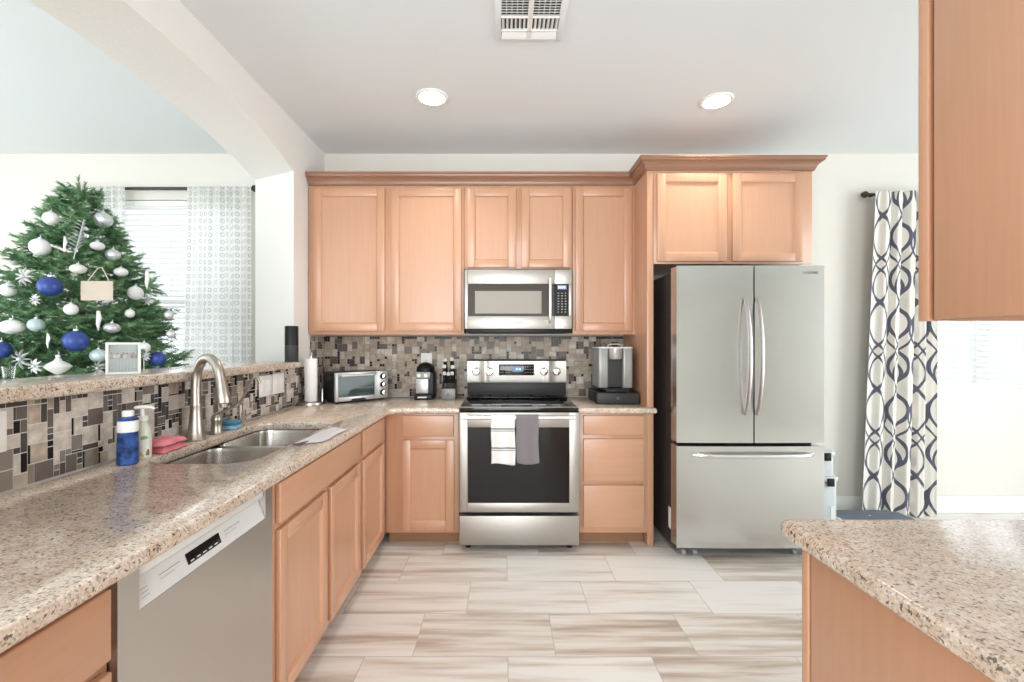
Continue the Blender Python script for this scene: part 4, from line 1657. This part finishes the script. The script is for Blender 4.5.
kx0, kx1 = PX(598.5, 3.17), PX(632.8, 3.17)
kc = (kx0 + kx1) / 2
M_keu = plain('brushed_grey_plastic', (0.33, 0.33, 0.32), .32, .35)
kz0, kz1 = .9965, PZ(347, 3.17)
mb = MB()
mb.prism(round_poly([(kx0 + .006, 3.19, .03), (kx1 - .006, 3.19, .03), (kx1 - .006, 3.44, .05), (kx0 + .006, 3.44, .05)], 5), kz0 + .03, kz1 - .012, 'Z'); mb.build('body', M_dgrey, km)
wcol = (kx1 - kx0) * .29
for a, b in ((kx0, kx0 + wcol), (kx1 - wcol, kx1)):
    mb = MB(); mb.prism(round_poly([(a, 3.165, .012), (b, 3.165, .012), (b, 3.40, .01), (a, 3.40, .01)], 4), kz0 + .028, kz1 - .010, 'Z', .002); mb.build('side_column', M_keu, km)
mb = MB(); mb.prism(round_poly([(kx0 - .002, 3.16, .02), (kx1 + .002, 3.16, .02), (kx1 + .002, 3.44, .04), (kx0 - .002, 3.44, .04)], 5), kz1 - .0095, kz1, 'Z', .003); mb.build('top_rim', M_offw, km)
mb = MB(); mb.lathe([(.0001, kz1 - .085), (.040, kz1 - .085), (.046, kz1 - .075), (.050, kz1 - .0098), (.0001, kz1 - .0098)], (kc, 3.186, 0), 28); mb.build('brew_head', M_silver, km)
mb = MB(); mb.box(kx0 + .035, kx1 - .035, 3.10, 3.30, kz0, kz0 + .026, .008, 3); mb.build('drip_tray', M_black, km)
mb = MB(); mb.tube(bez([(kc - .05, 3.20, kz1 + .001), (kc - .045, 3.185, kz1 + .014), (kc, 3.175, kz1 + .02), (kc + .045, 3.185, kz1 + .014), (kc + .05, 3.2, kz1 + .001)], 5), .005, 10); mb.build('lift_handle', M_silver, km)
# small black plug and cord lying on top of the coffee maker
pg = thing('charger', 'small black plug-in charger with a cord lying on the pod coffee maker', 'charger', (kc + .02, 3.32, kz1))
mb = MB(); mb.box(kc + .005, kc + .045, 3.29, 3.33, kz1 + .0008, kz1 + .034, .004); mb.build('plug_body', M_black, pg)
mb = MB(); mb.tube(bez([(kc + .004, 3.31, kz1 + .012), (kc - .03, 3.30, kz1 + .006), (kc - .06, 3.27, kz1 + .028), (kc - .085, 3.28, kz1 + .006)], 6), .0022, 8); mb.build('cord', M_black, pg)

# ------------------------------------------------------------------ things on the bar ledge
BT = 1.2122
# smart speaker
ax, ay = PX(291.6, 3.0), 3.0
al_ = thing('smart_speaker', 'tall black cylindrical smart speaker at the far end of the bar ledge', 'speaker', (ax, ay, BT))
MB().lathe([(.0001, BT), (.040, BT), (.0415, BT + .003), (.0415, BT + .105)], (ax, ay, 0), 32).build('speaker_mesh', plain('speaker_grille', (.03, .032, .034), .6), al_)
MB().lathe([(.0415, BT + .1055), (.0415, BT + .228), (.039, BT + .233), (.0001, BT + .234)], (ax, ay, 0), 32).build('upper_shell', M_black, al_)
# clear candle box
bx_, by_ = PX(123.4, 1.80), 1.80
BW = .048
bxr = radians(40)
cbx = thing('candle_box', 'clear candle box with white frame on the bar ledge by the tree', 'candle box', (bx_, by_, BT), rotz=bxr)
bx_w, by_w, BTW = bx_, by_, BT
bx_ = by_ = BT = 0.0
mb = MB()
s_ = .0045
for ix in (-1, 1):
    for iy in (-1, 1):
        mb.box(bx_ + ix * BW - s_, bx_ + ix * BW + s_, by_ + iy * BW - s_, by_ + iy * BW + s_, BT + .001, BT + .124, .001)
for zz in (BT + .001, BT + .115):
    for i in (-1, 1):
        mb.box(bx_ - BW + s_, bx_ + BW - s_, by_ + i * BW - s_, by_ + i * BW + s_, zz, zz + .009, .001)
        mb.box(bx_ + i * BW - s_, bx_ + i * BW + s_, by_ - BW + s_, by_ + BW - s_, zz, zz + .009, .001)
mb.build('frame', M_white, cbx)
mb = MB()
for i in (-1, 1):
    mb.box(bx_ - BW + s_ + .0005, bx_ + BW - s_ - .0005, by_ + i * BW - .001, by_ + i * BW + .001, BT + .0105, BT + .1145)
    mb.box(bx_ + i * BW - .001, bx_ + i * BW + .001, by_ - BW + s_ + .0005, by_ + BW - s_ - .0005, BT + .0105, BT + .1145)
mb.build('glass_panel', M_clear, cbx)
mb = MB(); mb.box(bx_ - BW + .006, bx_ + BW - .006, by_ - BW + .006, by_ + BW - .006, BT + .002, BT + .062)
mb.build('frosted_insert', plain('frosted_insert', (0.66, 0.70, 0.71), .5), cbx)
MB().box(bx_ - BW + .006, bx_ + BW - .006, by_ + BW - .009, by_ + BW - .005, BT + .0625, BT + .114).build('frosted_back', plain('frosted_back', (.66, .69, .70), .6), cbx)
mb = MB()
for i in range(11):
    x = bx_ - BW + .010 + i * .01
    mb.box(x - .001, x + .001, by_ - BW + .0045, by_ - BW + .0058, BT + .012, BT + .060)
mb.build('insert_ribs', M_white, cbx)
bx_, by_, BT = bx_w, by_w, BTW
for i, (dx, dy) in enumerate(((-.03, -.02), (.0, -.026), (.03, -.018), (-.015, .02), (.02, .022))):
    t = thing('tea_light', 'small white tea light inside the clear candle box', 'candle', (bx_ + dx, by_ + dy, BT + .062), 'tea lights in the clear candle box')
    MB().lathe([(.0001, BT + .0625), (.0135, BT + .0625), (.0135, BT + .078), (.0001, BT + .079)], (bx_ + dx, by_ + dy, 0), 18).build('wax', plain('warm_wax', (.80, .72, .66), .5), t)
    MB().tube([(bx_ + dx, by_ + dy, BT + .0792), (bx_ + dx, by_ + dy, BT + .085)], .001, 6).build('wick', M_black, t)
# small clear glass
gx_, gy_ = PX(8.5, 1.56), 1.56
gl_ = thing('drinking_glass', 'small clear glass tumbler at the near end of the bar ledge', 'glass', (gx_, gy_, BT))
MB().lathe([(.0001, BT + .0004), (.0135, BT + .0004), (.0185, BT + .042), (.0168, BT + .042), (.0125, BT + .006), (.0001, BT + .006)], (gx_, gy_, 0), 24).build('tumbler', M_clear, gl_)

# ------------------------------------------------------------------ ceiling fittings
for (x, y, lab) in ((-.437, 2.76, 'round recessed ceiling light nearest the arch'), (1.30, 2.80, 'round recessed ceiling light nearest the fridge')):
    t = thing('ceiling_light', lab, 'ceiling light', (x, y, CZ))
    MB().lathe([(.070, CZ - .001), (.098, CZ - .001), (.098, CZ - .006), (.090, CZ - .011), (.078, CZ - .009)], (x, y, 0), 40, cap=False).build('trim_ring', M_trimw, t)
    MB().lathe([(.0001, CZ - .0075), (.079, CZ - .0075), (.079, CZ - .002), (.0001, CZ - .002)], (x, y, 0), 40).build('lens', M_lens, t)
    area_light('can_light', (x, y, CZ - .013), (0, 0, 0),   .15, .15, 3.6, (1.0, 0.95, 0.88), 'DISK', 110)

vx, vy, vs = PX(530, 2.1), 2.07, .160
ve = thing('air_vent', 'square white ceiling air register with directional louvers', 'air vent', (vx, vy, CZ))
mb = MB()
z0, z1 = CZ - .012, CZ - .001
o_ = vs - .028
mb.box(vx - vs, vx - o_, vy - vs, vy + vs, z0, z1, .003)
mb.box(vx + o_, vx + vs, vy - vs, vy + vs, z0, z1, .003)
mb.box(vx - o_, vx + o_, vy - vs, vy - o_, z0, z1, .003)
mb.box(vx - o_, vx + o_, vy + o_, vy + vs, z0, z1, .003)
mb.build('frame', M_ceil, ve)
mb = MB(); mb.box(vx - o_, vx + o_, vy - o_, vy + o_, CZ - .0022, CZ - .0006); mb.build('duct_opening', M_grille, ve)
mb = MB()
b1, b2 = vy + o_ - .045, vy - o_ + .045           # far and near bands
mb.box(vx - .011, vx + .011, vy - o_, vy + o_, CZ - .014, CZ - .003, .002)
for yb in (b1, b1 - .088):
    mb.box(vx - o_, vx + o_, yb - .004, yb + .004, CZ - .014, CZ - .003, .002)
for k in range(4):                                  # far band: wide blades facing the back wall
    y = b1 + .009 + k * .0105
    for x0, x1 in ((vx - o_ + .002, vx - .012), (vx + .012, vx + o_ - .002)):
        mb.quad((x0, y, CZ - .003), (x1, y, CZ - .003), (x1, y + .012, CZ - .014), (x0, y + .012, CZ - .014))
for sgn in (-1, 1):                                 # middle band: blades running front to back
    for k in range(6):
        x = vx + sgn * (.020 + k * .0195)
        mb.quad((x, b1 - .005, CZ - .003), (x, b1 - .083, CZ - .003), (x + sgn * .010, b1 - .083, CZ - .014), (x + sgn * .010, b1 - .005, CZ - .014))
y = b1 - .096
while y > vy - o_ + .008:                           # near part: level blades over a grid
    for x0, x1 in ((vx - o_ + .002, vx - .012), (vx + .012, vx + o_ - .002)):
        mb.quad((x0, y, CZ - .003), (x1, y, CZ - .003), (x1, y - .008, CZ - .013), (x0, y - .008, CZ - .013))
    y -= .0165
for sgn in (-1, 1):
    for k in range(1, 6):
        x = vx + sgn * (.012 + k * .024)
        mb.box(x - .0015, x + .0015, vy - o_, b1 - .092, CZ - .006, CZ - .003)
lv = mb.build('louvers', M_trimw, ve, solid=.0012, smooth=False)


# ------------------------------------------------------------------ windows
def window(n, Wd, mid):
    x0, x1, z0, z1 = Wd
    mb = MB()
    f = .05
    y0, y1 = D + .07, D + .12
    mb.box(x0 + .001, x0 + f, y0, y1, z0 + .001, z1 - .001, .003)
    mb.box(x1 - f, x1 - .001, y0, y1, z0 + .001, z1 - .001, .003)
    mb.box(x0 + f, x1 - f, y0, y1, z0 + .001, z0 + f, .003)
    mb.box(x0 + f, x1 - f, y0, y1, z1 - f, z1 - .001, .003)
    if mid == 'h':
        zm = z0 + (z1 - z0) * .52
        mb.box(x0 + f, x1 - f, y0, y1, zm - .02, zm + .02, .003)
    else:
        xm = mid
        mb.box(xm - .02, xm + .02, y0, y1, z0 + f, z1 - f, .003)
    w = struct('window_%d' % n, mb, M_trimw)
    p = MB(); p.box(x0 + f, x1 - f, D + .094, D + .098, z0 + f, z1 - f)
    p.build('window_pane', M_pane, w)
    p = MB(); p.box(x0 + .001, x1 - .001, D + .001, D + .07, z0 + .0005, z0 + .012, .002)
    p.build('window_sill', M_trimw, w)
    return w


window(1, LW, 'h')
window(2, RW, 3.80)


def blinds(label, Wd, tilt, pitch=.043):
    x0, x1, z0, z1 = Wd
    t = thing('venetian_blind', label, 'blind', ((x0 + x1) / 2, D + .035, z0))
    x0 += .012; x1 -= .012
    yc = D + .036
    MB().box(x0, x1, yc - .024, yc + .024, z1 - .045, z1 - .004, .003).build('head_rail', M_trimw, t)
    mb = MB()
    z = z1 - .065
    hw = .0235
    while z > z0 + .045:
        dy, dz = hw * cos(tilt), hw * sin(tilt)
        mb.box(x0, x1, 0, 0.0001, 0, 0.0001) if False else None
        mb.ring_loft([[(x, yc - dy, z - dz - .001), (x, yc, z + .0015), (x, yc + dy, z + dz - .001), (x, yc + dy, z + dz + .001), (x, yc, z + .0035), (x, yc - dy, z - dz + .001)] for x in (x0, x1)])
        z -= pitch
    mb.build('slats', M_blind, t, angle=20)
    MB().box(x0, x1, yc - .022, yc + .022, z0 + .015, z0 + .032, .003).build('bottom_rail', M_trimw, t)
    for fx_ in (.16, .5, .84):
        x = x0 + (x1 - x0) * fx_
        MB().box(x - .003, x + .003, yc - .0255, yc - .0245, z0 + .032, z1 - .046).build('ladder_tape', M_white, t)
    return t


blinds('white venetian blind in the living room window behind the tree', LW, radians(28))
blinds('white venetian blind in the nook window beside the patterned curtain', RW, radians(24))


# ------------------------------------------------------------------ curtains
def curtain(name, label, xt0, xt1, xb0, xb1, z0, z1, yc, folds, amp, mat, fabric_w, seed):
    random.seed(seed)
    ph = [random.random() * 6 for _ in range(4)]

    def fn(u, v):
        x0 = xb0 + (xt0 - xb0) * v; x1 = xb1 + (xt1 - xb1) * v
        w = u + .012 * sin(u * 17 + ph[0])
        x = x0 + (x1 - x0) * w
        a = amp * (.75 + .25 * sin(u * 5 + ph[1])) * (1 - .35 * max(0, v - .95) / .05)
        y = yc + a * sin(2 * pi * folds * u + ph[2] + .35 * sin(v * 3 + u * 4)) + .3 * a * sin(2 * pi * folds * 2.1 * u + ph[3])
        return (x, y, z0 + (z1 - z0) * v)
    mb = MB()
    mb.grid(fn, 140, 40, lambda u, v: (u * fabric_w, z0 + (z1 - z0) * v))
    o = mb.build(name, mat, None, angle=80)
    tag(o, label, 'curtain', kind=None)
    return o


curtain('curtain', 'cream curtain with navy interlaced ogee lattice right of the fridge', PX(873, 3.49), PX(934, 3.49), PX(859, 3.49), PX(932, 3.49), 0.012, PZ(191, 3.475), 3.475, 5, .027, M_lattice, 1.0, 5)
curtain('sheer_curtain', 'sheer white dotted curtain at the window, next to the arch wall', PX(189, 3.50), PX(252, 3.50), PX(182, 3.50), PX(254, 3.50), 0.02, PZ(186.5, 3.485), 3.485, 7, .020, M_sheer, 1.0, 6)
curtain('sheer_curtain', 'sheer white dotted curtain mostly hidden behind the christmas tree', PX(70, 3.50), PX(126, 3.50), PX(68, 3.50), PX(126, 3.50), 0.02, PZ(186.5, 3.485), 3.485, 7, .020, M_sheer, .9, 8)


def rod(label, x0, x1, z, y, ends=(1, 1)):
    t = thing('curtain_rod', label, 'curtain rod', ((x0 + x1) / 2, y, z))
    MB().tube([(x0, y, z), (x1, y, z)], .0115, 14).build('pole', M_iron, t)
    for x, s, on in ((x0, -1, ends[0]), (x1, 1, ends[1])):
        if on:
            MB().lathe([(.0001, 0), (.012, 0), (.024, s * .012), (.026, s * .026), (.017, s * .042), (.0001, s * .048)], (x, y, z), 18, 'X').build('finial', M_iron, t)
    for x in (x0 + .05, x1 - .05):
        MB().tube([(x, y, z - .002), (x, D - .001, z - .002)], .007, 10).build('bracket', M_iron, t)
    return t


rod('dark curtain rod above the living room window', PX(69, 3.50), PX(249, 3.50), PZ(188.5, 3.54), 3.54)
rod('dark curtain rod carrying the lattice patterned curtain', PX(873, 3.49), 4.55, PZ(194.5, 3.54), 3.54)

# ------------------------------------------------------------------ storage bins and pet mat beyond the fridge
def bin_(label, x0, x1, y0, y1, z0, z1):
    t = thing('storage_bin', label, 'storage bin', ((x0 + x1) / 2, (y0 + y1) / 2, z0))
    M_tub = plain('cloudy_bin_plastic', (.62, .67, .68), .3)
    mb = MB(); mb.prism(round_poly([(x0, y0, .03), (x1, y0, .03), (x1, y1, .03), (x0, y1, .03)], 4), z0 + .001, z1 - .03, 'Z', .004); bd = mb.build('tub', M_tub, t)
    mb = MB(); mb.prism(round_poly([(x0 - .008, y0 - .008, .03), (x1 + .008, y0 - .008, .03), (x1 + .008, y1 + .008, .03), (x0 - .008, y1 + .008, .03)], 4), z1 - .0295, z1, 'Z', .006); mb.build('lid', M_offw, t)
    mb = MB(); mb.box(x1 - .085, x1 - .04, y0 - .022, y0 - .0085, z1 - .06, z1 - .005, .004); mb.build('latch', M_black, t)
    return t, bd


b1_, bd1 = bin_('cloudy plastic storage bin on the floor beyond the fridge, lower one', 2.04, 2.325, 3.18, 3.46, 0.0, .40)
b2_, bd2 = bin_('cloudy plastic storage bin stacked on top of another beyond the fridge', 2.04, 2.31, 3.19, 3.45, .401, .575)
mb = MB(); mb.box(2.27, 2.30, 3.1775, 3.179, .08, .20); mb.build('paper_label', M_paper, bd1)



def mat_mat():
    m, nt, b = new_mat('slate_mat_white_shapes')
    tc = N(nt, 'ShaderNodeTexCoord')
    v = N(nt, 'ShaderNodeTexVoronoi'); v.inputs['Scale'].default_value = 6.5; v.inputs['Randomness'].default_value = .5
    nt.links.new(tc.outputs['Object'], v.inputs['Vector'])
    r = ramp(nt, [(0, (.80, .78, .77)), (.33, (.14, .17, .20))], 'CONSTANT')
    nt.links.new(v.outputs['Distance'], r.inputs[0]); nt.links.new(r.outputs[0], b.inputs['Base Color'])
    b.inputs['Roughness'].default_value = .9
    return m


mb = MB(); mb.prism(round_poly([(2.37, 2.80, .05), (2.90, 2.80, .05), (2.90, 3.41, .05), (2.37, 3.41, .05)], 5), .0012, .088, 'Z', .022)
o = mb.build('floor_cushion', mat_mat()); tag(o, 'low slate grey floor cushion with white shapes in front of the lattice curtain', 'cushion')

# ------------------------------------------------------------------ christmas tree
TX, TY, TTOP, TBASE = PX(81, 2.68), 2.68, PZ(186, 2.68), 0.28


def trad(z):
    t = (TTOP - z) / (TTOP - TBASE)
    return min(.70, 0.78 * max(0, t) ** .76)


def needle_mat(name, c0, c1):
    m, nt, b = new_mat(name)
    tc = N(nt, 'ShaderNodeTexCoord')
    n1 = N(nt, 'ShaderNodeTexNoise'); n1.inputs['Scale'].default_value = 14; n1.inputs['Detail'].default_value = 2
    nt.links.new(tc.outputs['Object'], n1.inputs['Vector'])
    r = ramp(nt, [(.35, c0), (.65, c1)]); nt.links.new(n1.outputs[0], r.inputs[0])
    nt.links.new(r.outputs[0], b.inputs['Base Color'])
    b.inputs['Roughness'].default_value = .55
    return m


M_need = needle_mat('green_fir_needles', (0.07, 0.19, 0.085), (0.24, 0.41, 0.21))
M_bark = plain('brown_bark', (.10, .065, .04), .9)
tr = thing('christmas_tree', 'decorated green christmas tree in front of the living room window', 'christmas tree', (TX, TY, 0))
MB().lathe([(.0001, .12), (.035, .12), (.03, .9), (.018, 1.6), (.006, TTOP - .04), (.0001, TTOP - .03)], (TX, TY, 0), 14).build('trunk', M_bark, tr)
mb = MB()
for k in range(3):
    a = 2 * pi * k / 3 + .5
    mb.tube([(TX, TY, .14), (TX + .12 * cos(a), TY + .12 * sin(a), .1), (TX + .32 * cos(a), TY + .32 * sin(a), .012)], .012, 8)
mb.build('stand', M_dgrey, tr)
ORN = []
# ornaments: placed where the line of sight meets the tree's surface
M_oblue = plain('royal_blue_satin', (.035, .07, .29), .35, .25)
M_owhite = plain('pearl_white', (.80, .80, .79), .3)
M_osilver = plain('frosted_silver', (.62, .64, .66), .3, .6)
M_oteal = plain('pale_teal_frost', (.48, .60, .62), .35, .2)
M_oglit = plain('white_glitter', (.78, .79, .80), .7)


def surf(px, py, k=1.0):
    d = 1.85
    while d < 3.4:
        x, z = PX(px, d), PZ(py, d)
        if sqrt((x - TX) ** 2 + (d - TY) ** 2) < trad(z) * k:
            return x, d, z
        d += .01
    d = TY - .1
    return PX(px, d), d, PZ(py, d)


def ornament(label, px, py, rp, mat, style='ball', group=None):
    x, d, z = surf(px, py)
    d -= .055
    x, z = PX(px, d), PZ(py, d)
    r = rp * d / F * .84
    ORN.append((Vector((x, d, z)), r * 1.12))
    t = thing('ornament', label, 'ornament', (x, d, z), group)
    if style == 'ball':
        MB().sphere((x, d, z), r, 24).build('ball', mat, t)
    elif style == 'ribbed':
        mb = MB()
        rings = []
        for i in range(17):
            th = pi * i / 16
            ring = []
            for k in range(32):
                a = 2 * pi * k / 32
                rr = max(.0002, r * sin(th)) * (1 + .06 * cos(a * 8 + th * 4))
                ring.append((x + rr * cos(a), d + rr * sin(a), z - r * cos(th)))
            rings.append(ring)
        mb.ring_loft(rings); mb.build('ball', mat, t)
    elif style == 'oval':
        MB().sphere((x, d, z), r, 24, .72).build('ball', mat, t)
    elif style == 'onion':
        MB().lathe([(.0001, -r * .8), (r * .25, -r * .72), (r * .8, -r * .3), (r, -r * .05), (r * .75, r * .22), (r * .3, r * .5), (r * .12, r * .85), (.0001, r * .9)], (x, d, z), 24).build('ball', mat, t)
    elif style == 'icicle':
        mb = MB(); mb.tube([(x, d, z + r), (x + .003, d, z + r * .3), (x - .002, d, z - r * .3), (x, d, z - r)], [r * .14, r * .22, r * .17, r * .03], 8); mb.build('drop', mat, t)
    elif style == 'flower':
        mb = MB()
        for k in range(9):
            a = 2 * pi * k / 9
            mb.tube([(x, d - .01, z), (x + r * .6 * cos(a), d - .02, z + r * .6 * sin(a)), (x + r * cos(a), d - .012, z + r * sin(a))], [r * .1, r * .22, r * .05], 8, sq=.4)
        mb.build('petals', mat, t)
        MB().sphere((x, d - .022, z), r * .22, 12).build('centre', M_osilver, t)
    if style in ('ball', 'ribbed', 'oval', 'onion'):
        h = r * (.72 if style == 'oval' else .88 if style == 'onion' else 1)
        c_ = MB().lathe([(.0001, h * .97), (r * .2, h * .97), (r * .2, h * .97 + r * .16), (.0001, h * .97 + r * .18)], (x, d, z), 12).build('cap', M_osilver, t)
        MB().tube(bez([(x, d, z + h * .97 + r * .15), (x + r * .1, d, z + h + r * .3), (x, d, z + h + r * .45)], 4), r * .035, 6).build('hook', M_osilver, c_)
    return t


ornament('large royal blue ball ornament left of the blank beige card', 50, 286.5, 11.8, M_oblue)
ornament('largest royal blue ball ornament, low on the tree left of the candle box', 75.8, 341, 12.5, M_oblue)
ornament('royal blue ball ornament low on the tree, right of the candle box', 158, 359, 9, M_oblue)
ornament('royal blue ball ornament half cut off by the photo edge', 1, 350, 10, M_oblue)
ornament('big white ball ornament with frosted dots, high on the tree beside the fern spray', 40, 247, 10, M_oglit)
ornament('white ball ornament highest on the side of the tree away from the window', 51, 218.5, 8, M_owhite)
ornament('large pale ball ornament highest on the window side of the tree', 103, 220, 9, M_osilver, 'ribbed')
ornament('white ball ornament at the tree edge beside the bare wall, upper one', 14.5, 259.7, 7, M_owhite)
ornament('white ball ornament at the tree edge beside the bare wall, lower one', 8, 290, 8, M_owhite)
ornament('large pearl white flattened ornament low at the wall side of the tree', 12, 327, 12, M_owhite, 'oval')
ornament('pearl white ball ornament straight below the large upper blue ball', 71, 309.4, 7, M_owhite)
ornament('pearl white oval ornament just above the blank beige card', 78, 269, 8, M_owhite, 'oval')
ornament('silver ribbed ball ornament above and right of the blank beige card', 113, 255, 7, M_osilver, 'ribbed')
ornament('white snowflake oval ornament between fern spray and ribbed silver ball', 97.5, 246, 7, M_oglit, 'oval')
ornament('white oval ornament right of the top edge of the blank beige card', 121, 272, 7, M_owhite, 'oval')
ornament('white frosted ball ornament right of the bottom edge of the blank card', 135.5, 293, 8, M_oglit)
ornament('silver and white oval ornament above the candle box', 112, 328, 8.5, M_osilver, 'oval')
ornament('pale teal ribbed ball ornament touching the left side of the candle box', 98.4, 355.5, 8, M_oteal, 'ribbed')
ornament('small cream ball ornament touching the right side of the candle box', 144, 347.7, 6.5, M_owhite)
ornament('white onion-shaped ornament just above the bar ledge', 58, 366, 13, M_owhite, 'onion')
ornament('pale teal frosted ball ornament between the wall-side pearl oval and the low blue ball', 36, 325, 8, M_oteal)
ornament('small silver ball ornament at the window edge of the tree, upper one', 169, 315, 5, M_osilver)
ornament('small silver ball ornament at the window edge of the tree, lower one', 171, 334, 5, M_osilver)
ornament('small white ball ornament right of the big silver oval', 130, 313.5, 5, M_owhite)
ornament('clear icicle ornament hanging beside the silver fern spray', 65, 244, 9, M_osilver, 'icicle')
ornament('clear icicle ornament hanging left of the lowest big blue ball', 48, 341, 9, M_osilver, 'icicle')
ornament('white bird-like drop ornament below the blank beige card', 98.4, 321, 12, M_owhite, 'icicle')
ornament('thin white icicle ornament near the window edge of the tree', 147, 280, 11, M_owhite, 'icicle')
ornament('silver glitter flower pick left of the upper blue ball', 27, 277, 11, M_oglit, 'flower')
ornament('small white flower pick under the upper blue ball', 38, 300, 7, M_oglit, 'flower')
ornament('silver glitter flower pick low beside the onion-shaped ornament', 24, 359, 12, M_osilver, 'flower')
ornament('silver glitter flower pick above the onion-shaped ornament', 38, 366, 9, M_oglit, 'flower')
ornament('white flower pick between the teal ball and the onion ornament', 101, 368, 9, M_osilver, 'flower')
ornament('small white flower pick right of the frosted ball, near the window', 150, 300, 7, M_oglit, 'flower')
ornament('small silver flower pick beside the low right blue ball', 148, 356, 6, M_oglit, 'flower')

# silver fern spray
x, d, z = surf(77, 238)
d -= .13
t = thing('fern_spray', 'silver fern leaf spray stuck upright near the top of the tree', 'decoration', (x, d, z))
mb = MB()
p0, p1 = Vector((PX(70, d), d + .02, PZ(258, d))), Vector((PX(84, d), d, PZ(219, d)))
mb.tube([p0, p1], .0022, 6)
mb.build('stem', M_osilver, t)
mb = MB()
for k in range(9):
    b_ = p0 + (p1 - p0) * (.22 + .085 * k)
    l_ = .062 * (1 - .07 * k)
    for sg in (-1, 1):
        e_ = b_ + Vector((sg * .85 * l_, -.01, .5 * l_))
        mb.tube([b_, (b_ + e_) / 2 + Vector((0, 0, .003)), e_], [.002, .006, .001], 8, sq=.4)
mb.build('leaflets', M_osilver, t)
# blank card on a cord
x, d, z = surf(97, 290)
d -= .13
t = thing('hanging_card', 'blank beige card hanging from a cord on the tree', 'card', (PX(97, d), d, PZ(290.5, d)))
MB().box(PX(81, d), PX(113, d), d - .002, d + .002, PZ(300.5, d), PZ(281, d), .001).build('board', plain('beige_card', (.52, .45, .36), .8), t)
mb = MB(); mb.tube([(PX(88, d), d, PZ(280.8, d)), (PX(96, d), d + .012, PZ(267.5, d)), (PX(100, d), d + .012, PZ(267, d)), (PX(109, d), d, PZ(280.8, d))], .0022, 8)
mb.build('cord', plain('jute_cord', (.62, .56, .46), .9), t)

random.seed(11)
nb = MB()
bmn = nb.bm
twigs = []


def twig(p0, p1, droop=.0, dens=1.0, nl=.034):
    """a needle-covered twig from p0 to p1"""
    p0, p1 = Vector(p0), Vector(p1)
    L = (p1 - p0).length
    ax_ = (p1 - p0).normalized()
    up = Vector((0, 0, 1)) if abs(ax_.z) < .9 else Vector((1, 0, 0))
    u = ax_.cross(up).normalized()
    w = u.cross(ax_)
    n = max(8, int(L * 430 * dens))
    for i in range(n):
        t = (i + random.random()) / n
        b_ = p0 + (p1 - p0) * t
        a = random.random() * 2 * pi
        rd = (u * cos(a) + w * sin(a) * .7)
        d = (rd * .8 + ax_ * (.55 + .3 * random.random())).normalized()
        l_ = nl * (.7 + .5 * random.random()) * (1 - .25 * t)
        sd = d.cross(ax_).normalized() * .0030
        tipv = b_ + d * l_
        if any((b_ - c).length < q or (tipv - c).length < q or ((b_ + tipv) / 2 - c).length < q for c, q in ORN if abs(b_.z - c.z) < .12):
            continue
        v1, v2, v3 = bmn.verts.new(b_ + sd), bmn.verts.new(b_ - sd), bmn.verts.new(tipv)
        bmn.faces.new((v1, v2, v3))


z = 0.75
while z < TTOP - .05:
    R = trad(z)
    nbr = max(6, int(9 + R * 30))
    for k in range(nbr):
        a = 2 * pi * (k + random.random() * .8) / nbr + z * 7
        r1 = R * random.uniform(.82, 1.1)
        lift = random.uniform(-.10, .22) * R
        zz = z + random.uniform(-.03, .03)
        dirv = Vector((cos(a), sin(a), 0))
        base = Vector((TX, TY, zz - .08 * R))
        endp = base + dirv * r1 + Vector((0, 0, lift + .10 * R))
        if endp.y > 3.46:
            endp.y = 3.46
        start = base + dirv * r1 * .25
        twig(start, endp, dens=.8)
        side = Vector((-dirv.y, dirv.x, 0))
        m = max(3, int(r1 * 11))
        for q in range(1, m + 1):
            t = .3 + .65 * q / m
            pb = start + (endp - start) * t
            ln = (.17 - .10 * t) * (.6 + .6 * min(1, R / .4))
            for sg in (-1, 1):
                e_ = pb + (dirv * .75 + side * sg * random.uniform(.6, 1.0) + Vector((0, 0, random.uniform(-.35, .55)))).normalized() * ln
                if e_.y > 3.46:
                    continue
                twig(pb, e_, dens=1.0)
    z += .056 + .012 * (TTOP - z)
for k in range(5):
    twig((TX, TY, TTOP - .24 + k * .03), (TX + .02 * cos(k * 2.3), TY + .02 * sin(k * 2.3), TTOP - .06 + k * .028), dens=1.4)
nb.build('foliage', M_need, tr, smooth=False, recalc=False)
